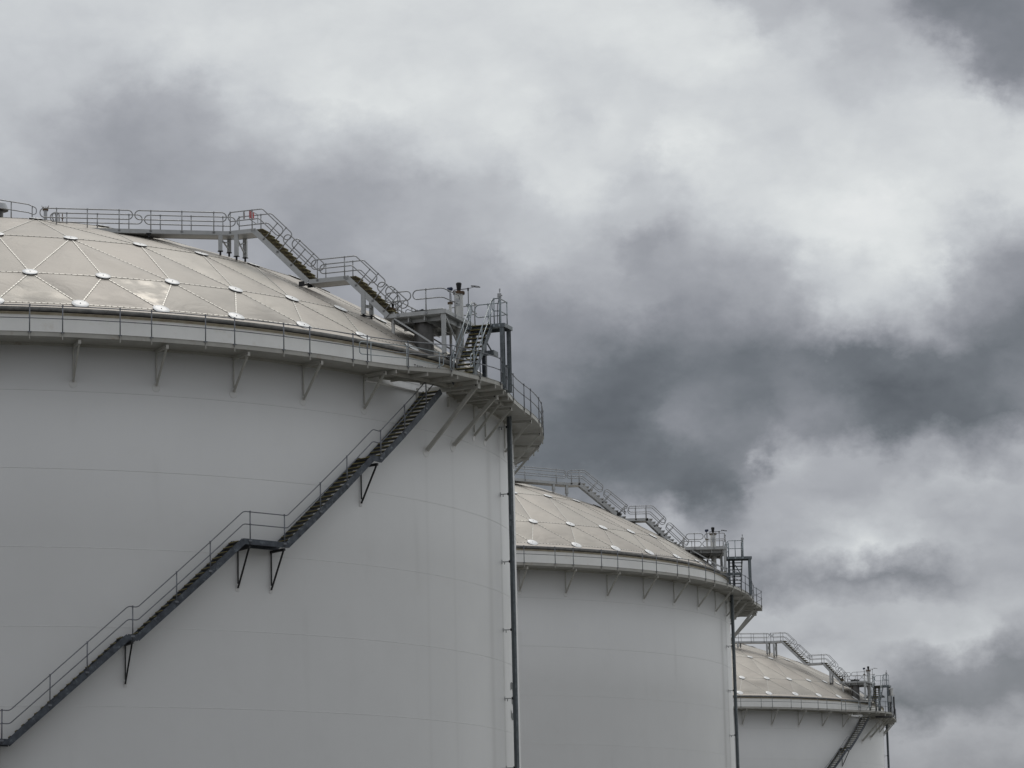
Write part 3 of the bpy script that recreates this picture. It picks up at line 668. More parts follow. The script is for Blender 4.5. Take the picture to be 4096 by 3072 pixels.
# ------------------------------------------------------------------ rails over a stepped path in a vertical plane
def profile_rails(cx, rail_parent_root, prof, o, e, m, sections, posts, top=.82, mid=.42, rr=.2, name='handrail'):
    """prof: (s, z) line of the side plate's top edge; o, e: plan origin and direction; sections: (s0, s1) along the line's length."""
    P2 = [Vector((a, b)) for a, b in prof]
    ln = [0.]
    for a, b in zip(P2, P2[1:]): ln.append(ln[-1]+(b-a).length)
    def base(t):
        for i in range(len(P2)-1):
            if t <= ln[i+1] or i == len(P2)-2:
                f = (t-ln[i])/(ln[i+1]-ln[i]); d = (P2[i+1]-P2[i]).normalized(); return P2[i]+(P2[i+1]-P2[i])*f, Vector((-d.y, d.x)), i
    def off(h):
        V = []
        for i in range(len(P2)):
            if 0 < i < len(P2)-1:
                a = (P2[i]-P2[i-1]).normalized(); b = (P2[i+1]-P2[i]).normalized(); n1 = Vector((-a.y, a.x)); n2 = Vector((-b.y, b.x)); n_ = (n1+n2).normalized(); V.append(P2[i]+n_*(h/n_.dot(n1)))
            else: V.append(None)
        return V
    def to3(p): return Vector((o[0]+e[0]*p.x, o[1]+e[1]*p.x, p.y))
    b = MB(); vt, vm = off(top), off(mid)
    for (s0, s1) in sections:
        p0, n0, i0 = base(s0); p1, n1, i1 = base(s1)
        T = [p0+n0*top]+[vt[i] for i in range(i0+1, i1+1)]+[p1+n1*top]
        B = [p1+n1*mid]+[vm[i] for i in range(i1, i0, -1)]+[p0+n0*mid]
        # keep only the vertices that do not run backwards
        b.tube(fillet([to3(p) for p in T+B], rr*.97, True), .026, 8, True)
    rail = cx.part(name, b, m, rail_parent_root)
    for t in posts:
        p, n_, i = base(t); q = MB(); q.tube([to3(p-n_*.14), to3(p+n_*(top+.02))], .025, 7)
        for h in (top, mid): q.cyl(to3(p+n_*(h-.03)), to3(p+n_*(h+.03)), .034, n=8)
        nn = Vector((-e[1], e[0], 0)); dd = Vector((e[0], e[1], 0)); c = to3(p-n_*.08)
        q.obox(c, dd, nn, (0, 0, 1), .06, .02, .05)
        cx.part('post', q, m, rail)
    return rail

def roof_walk(cx, bend, e, W1, L2s, L2e, S2e, z1, z2, zp, a_dir, a_len, a_secs, a_posts, b_secs, b_posts, legs, lowleg, label, group, tread_m, e2, width=.92):
    """walkway and two flights of steps over the roof, seen along its near side plate"""
    e = Vector((*e, 0)); n_ = Vector((*e2, 0)); ad = Vector((*a_dir, 0)); O = Vector((*bend, 0))
    root = cx.thing('roof_staircase', label, 'staircase', (O.x, O.y, sphz(O.x, O.y)), group)
    prof = [(0, z1), (W1, z1), (L2s, z2), (L2e, z2), (S2e, zp+.02)]
    Z = Vector((0, 0, 1))
    for side in (0, 1):
        b = MB(); off = n_*(width*side)
        for (s0, za), (s1, zb) in zip(prof, prof[1:]):
            p = O+e*s0+Z*za+off; q = O+e*s1+Z*zb+off
            d = (q-p).normalized(); u_ = Vector((0, 0, 1))-d*d.z; u_.normalize(); h = .19 if za == zb else .23
            b.obox((p+q)/2-u_*(h/2), d, n_, u_, (q-p).length/2+.01, .02, h/2)
        p = O+Z*z1+off; q = O+ad*a_len+Z*z1+off; d = (q-p).normalized(); sdv = d.cross(Z)
        b.obox((p+q)/2-Z*.095, d, sdv, Z, (q-p).length/2, .02, .095)
        cx.part('side_plate', b, ALU, root)
    b = MB()
    for s0, s1, z in ((0, W1, z1), (L2s, L2e, z2)): b.obox(O+e*((s0+s1)/2)+n_*(width/2)+Z*(z-.16), e, n_, Z, (s1-s0)/2, width/2-.025, .02)
    p = O+n_*(width/2)+Z*(z1-.16); q = p+ad*a_len; d = (q-p).normalized(); b.obox((p+q)/2, d, d.cross(Z), Z, (q-p).length/2, width/2-.03, .018)
    cx.part('deck_plate', b, ALU, root)
    th = math.degrees(atan2(e.y, e.x)); TM = tread_mesh(width-.05, .30, .05, tread_m, NOSE if tread_m is TREADY else tread_m)
    for (s0, za), (s1, zb) in ((prof[1], prof[2]), (prof[3], prof[4])):
        k = round((za-zb)/.205)
        for i in range(k):
            s_ = s0+(s1-s0)*(i+.8)/k; z = za+(zb-za)*(i+.5)/k+.06
            cx.place('tread', TM, root, Matrix.Translation(O+e*s_+n_*(width/2)+Z*z) @ Matrix.Rotation(R(th+90), 4, 'Z'))
    # near and far handrails
    for side in (0, 1):
        o2 = O+n_*(width*side)
        profile_rails(cx, root, prof, (o2.x, o2.y), (e.x, e.y), RAILA, b_secs, b_posts)
        profile_rails(cx, root, [(0, z1), (a_len, z1)], (o2.x, o2.y), (ad.x, ad.y), RAILA, a_secs, a_posts)
    # supports
    for (dv, s_, full) in legs:
        dr = ad if dv == 'a' else e
        for side in (0, 1):
            p = O+dr*s_+n_*(width*side*.97+.02); zf = sphz(p.x, p.y); b = MB()
            zt = z1-.19
            b.obox(Vector((p.x, p.y, (zt+zf+.16)/2)), dr, dr.cross(Z), Z, .085, .06, (zt-zf-.16)/2); b.cur = 1 if tread_m is TREADY else 0; b.obox(Vector((p.x, p.y, zf+.15)), dr, dr.cross(Z), Z, .11, .09, .012); b.cyl((p.x, p.y, zf-.02), (p.x, p.y, zf+.14), .045 if b.cur else .075, n=10)
            cx.part('leg', b, [ALU, BLACK], root)
        if full:
            b = MB(); p0 = O+dr*s_; p1 = p0+n_*(width*.97); za, zb = sphz(p0.x, p0.y)+.3, z1-.28
            b.beam((p0.x, p0.y, zb), (p1.x, p1.y, za+.1), .05, .05); b.beam((p0.x, p0.y, za+.25), (p1.x, p1.y, zb-.05), .05, .05)
            cx.part('brace', b, ALU, root)
    if lowleg:
        b0 = None
        for side in (0, 1):
            p = O+e*lowleg+n_*(width*side*.97+.02); zf = sphz(p.x, p.y); zt = interp(prof, lowleg)-.12 ; b = MB()
            b.obox(Vector((p.x, p.y, (zt+zf+.16)/2)), e, n_, Z, .09, .055, max(.1, (zt-zf-.16)/2)); b.cur = 1; b.cyl((p.x, p.y, zf-.03), (p.x, p.y, zf+.16), .05, n=10); b.obox(Vector((p.x, p.y, zf+.10)), e, n_, Z, .11, .08, .012)
            cx.part('leg', b, [ALU, BLACK], root)
        p = O+e*lowleg; q = p+n_*width; b = MB(); b.beam((p.x, p.y, sphz(p.x, p.y)+.5), (q.x, q.y, sphz(q.x, q.y)+.5), .09, .12); cx.part('crossbar', b, ALU, root)
        p = O+e*lowleg; q = p+n_*width; b = MB(); b.beam((p.x, p.y, sphz(p.x, p.y)+.08), (q.x, q.y, sphz(q.x, q.y)+.08), .07, .06); cx.part('crossbar', b, BLACK, root)
    # hinge feet below the foot of the upper flight
    if z1 > 31: return root
    b = MB(); p = O+e*(L2s-.35); q = p+n_*width
    b.beam((p.x, p.y, sphz(p.x, p.y)+.09), (q.x, q.y, sphz(q.x, q.y)+.09), .07, .07)
    for c in (p, q): b.obox(Vector((c.x, c.y, sphz(c.x, c.y)+.10)), e, n_, Z, .12, .04, .10)
    cx.part('hinge_foot', b, BLACK, root)
    return root

# stadium-shaped rail between two points (or bent over a corner)
def loop_rail(b, pts, z0, top, mid, r=.19):
    P = [Vector((p[0], p[1], z0+top)) for p in pts]+[Vector((p[0], p[1], z0+mid)) for p in pts[::-1]]
    b.tube(fillet(P, r, True), .026, 8, True)
def rail_post(cx, rail, x, y, z0, h, m, mid=None, low=.15):
    q = MB(); q.tube([(x, y, z0-low), (x, y, z0+h+.02)], .026, 8)
    for hh in (h, mid):
        if hh: q.cyl((x, y, z0+hh-.03), (x, y, z0+hh+.03), .035, n=8)
    q.obox((x, y, z0-low*.6), (1, 0, 0), (0, 1, 0), (0, 0, 1), .055, .035, .05)
    cx.part('post', q, m, rail)

def platform(cx, c1, e1, e2, zp, label, group, w=2.75, d=3.9, manhole=True, leg_far=True):
    E1 = Vector((*e1, 0)); E2 = Vector((*e2, 0)); C = Vector((*c1, 0)); Z = Vector((0, 0, 1))
    def L(a, b_, z): return C+E1*a+E2*b_+Z*z
    root = cx.thing('gauging_platform', label, 'platform', tuple(L(-w/2, d/2, sphz(L(-w/2, d/2, 0).x, L(-w/2, d/2, 0).y))), group)
    b = MB()
    b.obox(L(-w/2, d/2, zp-.155), E1, E2, Z, w/2-.03, d/2-.03, .012)
    for k in range(int(d/.16)): b.obox(L(-w/2, .1+.16*k, zp-.178), E1, E2, Z, w/2-.05, .028, .012)
    deck = cx.part('deck_plate', b, ALU, root)
    b = MB(); h = .085
    for a0, a1, b0, b1 in ((-w, 0, 0, 0), (-w, 0, d, d), (-w, -w, 0, d), (0, 0, 0, d)):
        p, q = L(a0, b0, zp-h), L(a1, b1, zp-h); dd = (q-p).normalized(); b.obox((p+q)/2, dd, dd.cross(Z), Z, (q-p).length/2+.012, .018 if a0 != a1 else .017, h if a0 != a1 else h-.002)
    cx.part('edge_channel', b, ALU, root)
    b = MB()
    for a in (-w+.35, -1.72, -1.0, -.25): b.obox(L(a, d/2, zp-.28), E1, E2, Z, .025, d/2-.12, .10)
    for bb in (.5, 2.0, d-.3): b.obox(L(-w/2, bb, zp-.27), E1, E2, Z, w/2-.1, .02, .085)
    cx.part('joist', b, ALU, root)
    legs = [(-.13, .10, .085), (-.13, d-.2, .085), (-w+.25, d-.15, .06)]
    for a, bb, hw in legs:
        p = L(a, bb, 0); r = hypot(p.x, p.y); zf = sphz(p.x, p.y) if r < 24.9 else 24.585; b = MB()
        b.obox(Vector((p.x, p.y, (zf+zp-.17)/2)), E1, E2, Z, hw, .06, (zp-.17-zf)/2); b.cur = 1; b.obox(Vector((p.x, p.y, zf)), E1, E2, Z, hw+.02, .08, .012)
        cx.part('leg', b, [ALU, BLACK], root)
        if r >= 24.9:
            b = MB(); q = Vector((p.x, p.y, 0))*(RW/r); b.beam((q.x, q.y, zf-.06), (p.x*1.004, p.y*1.004, zf-.06), .12, .08); cx.part('outrigger', b, BRK, root)
    b = MB(); b.beam(L(-w+.42, .06, zp-.2), L(-.2, .10, 24.75), .07, .07); cx.part('brace', b, ALU, root)
    b = MB(); b.beam(L(-w+.42, d-.2, zp-.2), L(-.2, d-.2, 24.85), .06, .06); cx.part('brace', b, ALU, root)
    b = MB(); b.beam(L(-.10, .15, zp-.2), L(-.10, 2.1, 24.95), .05, .05); cx.part('brace', b, ALU, root)
    # rails
    b = MB(); T, Mi = .91, .52
    loop_rail(b, [L(-w+.05, 0, 0), L(-1.55, 0, 0)], zp, T, Mi); loop_rail(b, [L(-1.45, 0, 0), L(-.12, 0, 0), L(-.01, 1.75, 0)], zp, T, Mi)
    loop_rail(b, [L(-w, d, 0), L(-1.45, d, 0)], zp, T, Mi); loop_rail(b, [L(-1.35, d, 0), L(-.0, d, 0), L(0, 3.15, 0)], zp, T, Mi)
    loop_rail(b, [L(-w, 1.3, 0), L(-w, d-.1, 0)], zp, T, Mi)
    rail = cx.part('handrail', b, RAILA, root)
    for a, bb in ((-2.13, -.02), (-.86, -.02), (.01, 1.1), (-2.1, d+.02), (-.8, d+.02), (.01, 3.5), (-w-.01, 2.0), (-w-.01, 3.2)):
        p = L(a, bb, 0); rail_post(cx, rail, p.x, p.y, zp, T, RAILA, Mi)
    return root, L

def landing_stair(cx, L, E1, E2, zg, label, group, deckz=ZF0+.012, flip=False):
    Z = Vector((0, 0, 1)); E1 = Vector((*E1, 0)); E2 = Vector((*E2, 0))
    base = L(1.0, 2.4, 0); root = cx.thing('landing_staircase', label, 'staircase', (base.x, base.y, deckz), group)
    b = MB(); x0, x1, y0, y1 = .03, 1.80, 2.2, 3.15; h = .085
    b.obox(L((x0+x1)/2, (y0+y1)/2, zg-.03), E1, E2, Z, (x1-x0)/2-.02, (y1-y0)/2-.02, .018)
    cx.part('landing_plate', b, GALV, root)
    b = MB()
    for a0, a1, b0, b1 in ((x0, x1, y0, y0), (x0, x1, y1, y1), (x0, x0, y0, y1), (x1, x1, y0, y1)):
        p, q = L(a0, b0, zg-h), L(a1, b1, zg-h); dd = (q-p).normalized(); b.obox((p+q)/2, dd, dd.cross(Z), Z, (q-p).length/2+.02, .03, h if a0 != a1 else h-.003)
    cx.part('edge_channel', b, GALV, root)
    for a, bb, wd in ((1.68, 2.28, .085), (1.70, 3.02, .075), (.62, 2.92, .085), (.30, 2.62, .07)):
        b = MB(); p0, p1 = L(a, bb, deckz), L(a, bb, zg-.16); b.hbeam(p0, p1, wd*2, wd*2, .016, tuple(E1 if a > 1 else E2)); b.obox(p0+Z*.01, E1, E2, Z, wd+.04, wd+.04, .01)
        cx.part('column', b, DARKG if (a, bb) == (.62, 2.92) else GALV, root)
    b = MB(); zb = zg-1.12
    b.obox(L(.05, 2.75, zb), E1, E2, Z, 1.05, .05, .10); b.beam(L(1.02, 2.72, zb+.08), L(.72, 2.72, zb+.62), .06, .06)
    b.obox(L(1.09, 2.95, zb), E1, E2, Z, .045, .28, .10)
    cx.part('crossbeam', b, GALV, root)
    # flight
    sg = -1 if not flip else 1; ys = y0 if not flip else y1
    xa, xb = .38, 1.24; dz = zg-deckz; run = dz*.90; n_ = round(dz/.222)
    for x in (xa, xb):
        b = MB(); p = L(x, ys, zg-.02); q = L(x, ys+sg*run, deckz+.02); d = (q-p).normalized(); sd_ = E1; u_ = sd_.cross(d); u_ = u_ if u_.z > 0 else -u_
        b.obox((p+q)/2-u_*.06, d, sd_, u_, (q-p).length/2+.03, .02, .10)
        cx.part('stringer', b, GALV if x == xb else DARKG, root)
    TM = tread_mesh(xb-xa-.04, .23, .035, TREAD, NOSE); th = math.degrees(atan2(E1.y, E1.x))+(0 if not flip else 180)
    for i in range(n_):
        t = (i+.5)/n_; p = L((xa+xb)/2, ys+sg*run*t, zg-dz*(i+1)/n_+.17); cx.place('tread', TM, root, Matrix.Translation(p) @ Matrix.Rotation(R(th), 4, 'Z'))
    b = MB(); T, Mi = 1.05, .55
    for x in (xa-.02, xb+.02):
        for hgt in (T, Mi):
            p = L(x, ys, zg+hgt); q = L(x, ys+sg*run*.97, deckz+dz*.03+hgt); b.tube([p, q], .023, 8)
        q1, q2 = L(x, ys+sg*run*.97, deckz+dz*.03+T), L(x, ys+sg*run*.97, deckz+dz*.03+Mi); m_ = (q1+q2)/2+E2*sg*.30-Z*.05
        b.tube(fillet([q1, q1+E2*sg*.22-Z*.12, q2+E2*sg*.22-Z*.16, q2], .12), .023, 8)
    # landing rails
    rx = 1.60 if not flip else 1.22
    loop_rail(b, [L(xb+.03, ys, 0), L(rx, ys, 0), L(rx, y1, 0), L(.15, y1, 0)] if not flip else [L(.15, y0, 0), L(rx, y0, 0), L(rx, y1, 0)], zg, T+.04, Mi)
    loop_rail(b, [L(.36, ys, 0), L(.08, ys, 0), L(.04, ys-sg*.45, 0)], zg, T-.1, Mi-.1, .15)
    rail = cx.part('handrail', b, RAILG, root)
    oy = y1 if not flip else y0
    for a, bb in (((xb+.12, ys), (rx, ys), (rx, oy), (.75, oy), (.2, ys)) if not flip else ((.25, y0), (rx, y0), (rx, y1), (.72, y0), (.2, ys))):
        p = L(a, bb, 0); rail_post(cx, rail, p.x, p.y, zg, T+.03 if a > .3 else T-.1, RAILG, Mi)
    for t in (.08, .5, .9):
        for x in (xa-.02, xb+.02):
            p = L(x, ys+sg*run*t, zg-dz*t); q = MB(); q.tube([p-Z*.12, p+Z*(T+.02)], .024, 8); q.cyl(p+Z*(T-.04), p+Z*(T+.03), .034, n=8); q.cyl(p+Z*(Mi-.04), p+Z*(Mi+.03), .034, n=8); cx.part('post', q, RAILG, rail)
    return root

def gauge_well(cx, L, E1, E2, a, bb, zp, label, group):
    p = L(a, bb, 0); zf = sphz(p.x, p.y); root = cx.thing('gauge_well', label, 'standpipe', (p.x, p.y, zf), group); x, y = p.x, p.y
    b = MB(); b.cyl((x, y, zf-.1), (x, y, zp+1.18), .178, n=28); cx.part('pipe', b, PIPEW, root)
    b = MB(); b.cyl((x, y, zp+1.16), (x, y, zp+1.20), .25, n=28); b.cyl((x, y, zp+1.215), (x, y, zp+1.255), .25, n=28)
    for k in range(10): t = 2*pi*k/10; b.cyl((x+.215*cos(t), y+.215*sin(t), zp+1.12), (x+.215*cos(t), y+.215*sin(t), zp+1.29), .016, n=6)
    cx.part('flange', b, [RUST], root)
    b = MB(); b.cyl((x, y, zp+1.25), (x, y, zp+1.36), .075, n=14); b.cyl((x, y, zp+1.36), (x, y, zp+1.62), .085, .125, n=20); b.cyl((x, y, zp+1.62), (x, y, zp+1.66), .125, .09, n=20)
    cx.part('gauge_head', b, BLACK, root)
    b = MB(); c = Vector((x, y, zp+1.36)); b.tube([c-Vector((*E1, 0))*.30-Vector((0, 0, .12)), c-Vector((*E1, 0))*.22, c+Vector((*E1, 0))*.45], .018, 6)
    cx.part('cable', b, BLACK, root)
    b = MB(); q = p+Vector((*E1, 0))*.42; b.tube([(q.x, q.y, zp-.1), (q.x, q.y, zp+1.35)], .018, 7); b.obox(Vector((q.x, q.y, zp+1.33)), (1, 0, 0), (0, 1, 0), (0, 0, 1), .035, .035, .06)
    wc = Vector((q.x+.34*E1[0], q.y+.34*E1[1], zp+1.42)); u_ = Vector((*E1, -.18)).normalized(); v_ = Vector((*E2, .0))
    b.tube([wc+u_*(.2*cos(2*pi*k/20))+v_*(.2*sin(2*pi*k/20)) for k in range(20)], .012, 6, True); b.tube([wc-u_*.2, wc+u_*.2], .008, 5); b.tube([wc-v_*.2, wc+v_*.2], .008, 5); b.tube([(q.x, q.y, zp+1.36), wc], .012, 5)
    cx.part('handwheel', b, BLACK, root)
    b = MB(); f = Vector((-E2[0], -E2[1], 0)); s_ = Vector((*E1, 0)); b.obox(Vector((x, y, zp+.78))+f*.178, s_, f, (0, 0, 1), .11, .008, .16); cx.part('nameplate', b, VENT, root)
    return root
def transmitter(cx, L, a, bb, zp, label, group):
    p = L(a, bb, 0); x, y = p.x, p.y; zf = sphz(x, y); root = cx.thing('level_transmitter', label, 'instrument', (x, y, zf), group)
    b = MB(); b.cyl((x, y, zf-.1), (x, y, zp+.86), .062, n=18); cx.part('pipe', b, PIPEW, root)
    b = MB(); b.cyl((x, y, zp+.84), (x, y, zp+.87), .115, n=18); b.cyl((x, y, zp+.885), (x, y, zp+.915), .115, n=18)
    for k in range(6): t = 2*pi*k/6; b.cyl((x+.095*cos(t), y+.095*sin(t), zp+.82), (x+.095*cos(t), y+.095*sin(t), zp+.94), .012, n=6)
    cx.part('flange', b, RUST, root)
    b = MB(); b.cyl((x, y, zp+.91), (x, y, zp+1.40), .022, n=10); b.tube([(x+.05, y, zp+.92), (x+.06, y, zp+1.1), (x+.04, y, zp+1.3)], .01, 5); cx.part('stem', b, BLACK, root)
    b = MB(); d = Vector((.85, -.5, .1)).normalized(); c = Vector((x, y, zp+1.49)); b.cyl(c-d*.09, c+d*.09, .10, .085, n=18); b.cyl(c+d*.09, c+d*.13, .05, n=12); b.cyl((x, y, zp+1.38), (x, y, zp+1.45), .045, n=12); cx.part('sensor_head', b, BLUE, root)
    return root
def nozzle(cx, L, a, bb, zp, label, group):
    p = L(a, bb, 0); x, y = p.x, p.y; zf = sphz(x, y); root = cx.thing('roof_nozzle', label, 'valve', (x, y, zf), group)
    b = MB(); b.cyl((x, y, zf-.08), (x, y, zp-.02), .076, n=18); b.cyl((x, y, zp-.02), (x, y, zp+.22), .085, .075, n=18); cx.part('pipe', b, PIPEW, root)
    b = MB(); b.cyl((x, y, zp+.22), (x, y, zp+.25), .13, n=18); b.cyl((x, y, zp+.26), (x, y, zp+.29), .13, n=18)
    for k in range(8): t = 2*pi*k/8; b.cyl((x+.11*cos(t), y+.11*sin(t), zp+.18), (x+.11*cos(t), y+.11*sin(t), zp+.32), .012, n=6)
    cx.part('flange', b, RUST, root)
    b = MB(); b.cyl((x, y, zp+.29), (x, y, zp+.42), .05, n=12); b.cyl((x, y, zp+.42), (x, y, zp+.56), .06, .075, n=14); b.tube([(x, y, zp+.50), (x-.14, y, zp+.60), (x-.30, y, zp+.52), (x-.20, y-.02, zp+.2)], .012, 6)
    cx.part('valve_head', b, BLACK, root)
    b = MB(); c = Vector((x-.22, y, zp+.62)); b.tube([c+Vector((.15*cos(2*pi*k/16), .15*sin(2*pi*k/16), 0)) for k in range(16)], .012, 6, True); cx.part('handwheel', b, BLACK, root)
    return root
def manhole(cx, L, a, bb, zp, label, group):
    p = L(a, bb, 0); x, y = p.x, p.y; zf = min(sphz(x+.4, y-.4), sphz(x, y))-.3; root = cx.thing('manhole', label, 'manhole', (x, y, sphz(x, y)), group)
    b = MB(); b.cyl((x, y, zf), (x, y, zp-.14), .415, n=40); b.cyl((x, y, (zf+zp)/2+.25), (x, y, (zf+zp)/2+.262), .419, n=40); b.cyl((x, y, zp-.14), (x, y, zp+.10), .40, n=40)
    b.obox((x+.16, y-.386, (zf+zp)/2-.2), (1, 0, 0), (0, 1, 0), (0, 0, 1), .008, .006, .9)
    cx.part('neck', b, STEEL, root)
    b = MB(); b.cyl((x, y, zp+.10), (x, y, zp+.135), .46, n=40); b.cyl((x, y, zp+.15), (x, y, zp+.185), .46, n=40); b.cyl((x, y, zp+.185), (x, y, zp+.20), .42, .30, n=40)
    for k in range(20): t = 2*pi*k/20; b.cyl((x+.43*cos(t), y+.43*sin(t), zp+.07), (x+.43*cos(t), y+.43*sin(t), zp+.225), .014, n=6)
    b.obox((x-.05, y-.1, zp+.24), (1, 0, 0), (0, 1, 0), (0, 0, 1), .05, .05, .05); cx.part('cover', b, BLACK, root)
    b = MB(); b.tube(fillet([(x-.75, y-.1, zp-.13), (x-.75, y-.1, zp+.27), (x-.65, y-.1, zp+.30), (x-.35, y-.08, zp+.16)], .08), .02, 7); cx.part('grab_handle', b, RAILA, root)
    return root
def mast(cx, L, a, bb, zg, label, group):
    p = L(a, bb, 0); x, y = p.x, p.y; root = cx.thing('sensor_mast', label, 'mast', (x, y, zg), group)
    b = MB(); b.cyl((x, y, zg-.012), (x, y, zg+1.22), .042, n=14); b.cyl((x, y, zg+.82), (x, y, zg+.90), .052, n=14); cx.part('pole', b, RAILG, root)
    b = MB(); b.cyl((x, y, zg+1.0), (x, y, zg+1.12), .055, n=14); b.obox((x-.03, y-.02, zg+1.21), (1, 0, 0), (0, 1, 0), (0, 0, 1), .085, .06, .075); b.cyl((x+.05, y, zg+1.21), (x+.10, y, zg+1.21), .03, n=8); cx.part('junction_box', b, VENT, root)
    b = MB(); b.cyl((x-.01, y, zg+1.28), (x-.01, y, zg+1.38), .016, n=8); b.cyl((x-.01, y, zg+1.38), (x-.01, y, zg+1.50), .034, n=12); cx.part('sensor', b, VENT, root)
    b = MB(); b.tube([(x-.05, y, zg+1.1), (x-.12, y, zg+.75), (x-.13, y, zg)], .014, 6); cx.part('cable', b, BLACK, root)
    return root
def cable_pole(cx, th, label, group, top=23.22):
    root = cx.thing('cable_tray', label, 'cable tray', pr(th, 25.55, cx.gz), group)
    A = pr(th, 1); T = pr(th+90, 1)
    b = MB(); b.obox(pr(th, 25.52, (top+cx.gz)/2), A, T, (0, 0, 1), .065, .012, (top-cx.gz)/2); b.obox(pr(th, 25.456, (top+cx.gz)/2)+T*.035, A, T, (0, 0, 1), .010, .047, (top-cx.gz)/2)
    cx.part('tray', b, TRAY, root)
    b = MB(); b.obox(pr(th, 25.625, (top+cx.gz)/2)-T*.02, A, T, (0, 0, 1), .045, .05, (top-cx.gz)/2-.003); cx.part('tray_cover', b, GALV, root)
    z = 22.75
    while z > cx.gz+.3:
        b = MB(); b.beam(pr(th, RW+.005, z), pr(th, 25.46, z), .05, .045); b.obox(pr(th, RW+.01, z), A, T, (0, 0, 1), .01, .06, .09); b.cur = 1; b.obox(pr(th, 25.44, z), A, T, (0, 0, 1), .03, .055, .05); b.beam(pr(th, RW+.12, z-.12), pr(th, RW+.12, z-.02), .03, .03)
        cx.part('wall_clip', b, [ALU, BLACK], root); z -= 2.985
    b = MB(); 
    for zz in (18.75, 18.45): b.obox(pr(th, 25.52, zz), A, T, (0, 0, 1), .075, .02, .10)
    cx.part('splice_plate', b, GALV, root)
    return root

# ================================================================== three tanks
TANKS = [Ctx(-25.0746, 137.899, 0, 0), Ctx(-10.4385, 210.0196, .1158, 0), Ctx(13.2252, 323.7762, -.2966, 0)]
A1 = R(-19.5); e1 = (cos(A1), sin(A1)); e2 = (-sin(A1), cos(A1))
ROUT1 = [(-180, ROUT), (-44.5, ROUT), (-42.3, 26.50), (-39.5, 26.71), (-36.7, 27.29), (-35.3, 27.68), (-27.8, 27.80), (-26.2, 27.50), (-21.8, 26.90), (-18.0, 26.55), (-15, 26.45), (180, ROUT)]
RIN1 = [(-180, RW), (-38.5, RW), (-36.75, 25.27), (-35.3, 25.66), (-33.4, 25.87), (-31.4, 25.88), (-28.9, 25.47), (-27, RW), (180, RW)]
ROUT2 = [(-180, ROUT), (-16, 26.48), (-8, 26.58), (.5, 26.83), (4.7, 27.47), (7.5, 27.95), (18, 27.95), (20, 27.3), (24, 26.6), (28, ROUT), (180, ROUT)]
RIN2 = [(-180, RW), (180, RW)]
ROUT3 = [(a+.5, r) if abs(a) < 180 else (a, r) for a, r in ROUT1]; RIN3 = [(a+.5, r) if abs(a) < 180 else (a, r) for a, r in RIN1]
t1, t2, t3 = TANKS
G = {'tank': 'white domed storage tanks in a row', 'roof': 'stepped walkways over the tank domes', 'plat': 'gauging platforms at the tank rims', 'land': 'galvanised landings with steep steps', 'well': 'white gauge wells on the platforms', 'lev': 'level transmitters beside the gauge wells', 'noz': 'small valved nozzles at the head of the platforms', 'man': 'round manholes under the platforms', 'mast': 'sensor masts on the galvanised landings', 'tray': 'vertical cable trays up the tank walls', 'wall': 'dark stairs climbing the tank walls'}
def troot(c, lab):
    return c.thing('storage_tank', lab, 'storage tank', (0, 0, c.gz), G['tank'])
r1 = troot(t1, 'largest and nearest white tank at left, its wall crossed by the long dark stair')
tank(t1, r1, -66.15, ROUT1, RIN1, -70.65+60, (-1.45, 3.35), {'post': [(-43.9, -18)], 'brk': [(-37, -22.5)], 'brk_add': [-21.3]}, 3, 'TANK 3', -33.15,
     [(-30.7, 27.6, -31.3, 20.57), (-25.0, 27.0, -26.2, 21.08)], (-43.2, -38.9, -35.2, -31.1, -27.6, -24.2, -20.2), ((-17.2, .75, .24), (-13.0, .35, .36), (-31.3, .3, .08), (-26.3, .3, .08)))  # leading entries paint the tray's shadow into the wall; the rest are dirt runs
r2 = troot(t2, 'middle white tank, partly hidden behind the nearest one, no stair on the side in view')
tank(t2, r2, -43.65, ROUT2, RIN2, -42.5, (-.6, 4.05), {'post': [(1, 27)], 'brk': [(-3, 22)], 'brk_add': [-4.2, .5]}, 11, None, 0,
     [(5.7, 27.3, 3.5, 20.7), (11.2, 27.95, 9.0, 20.5)], (2.6, 6.5, 11, 15.5, 20.5, 24.5), ((-16.5, .8, .38), (-12.9, .4, .4)))  # shadow bands beside the cable tray, painted into the wall colour
r3 = troot(t3, 'farthest and smallest white tank, low on the right, with a short dark stair in view')
tank(t3, r3, -43.65, ROUT3, RIN3, -69.9+60, (-1.45, 3.35), {'post': [(-43.4, -17)], 'brk': [(-36.5, -22)], 'brk_add': [-20.8]}, 23, 'TANK 1', -32.4,
     [(-30.0, 27.6, -31.0, 20.57), (-24.3, 27.0, -25.6, 21.08)], (-42.7, -38.4, -34.7, -30.6, -27.1, -23.7, -19.7), ((-10, 1.2, .3), (-5, .8, .3)))

# painted numeral half hidden by the cable tray
me = text_mesh('3', 1.63, GREY, lambda x, y: pr(-10.35+math.degrees(x/RW), RW+.006, 10.05+y))
sh1 = [o for o in r1.children if o.name.startswith('shell')][0]
t1.place('numeral', me, sh1, Matrix.Identity(4))

wall_stair(t1, 'long dark steel stair with yellow step edges climbing the nearest tank wall', G['wall'])
wall_stair(t3.at(.5), 'short-looking dark stair climbing the wall of the farthest tank', G['wall'])

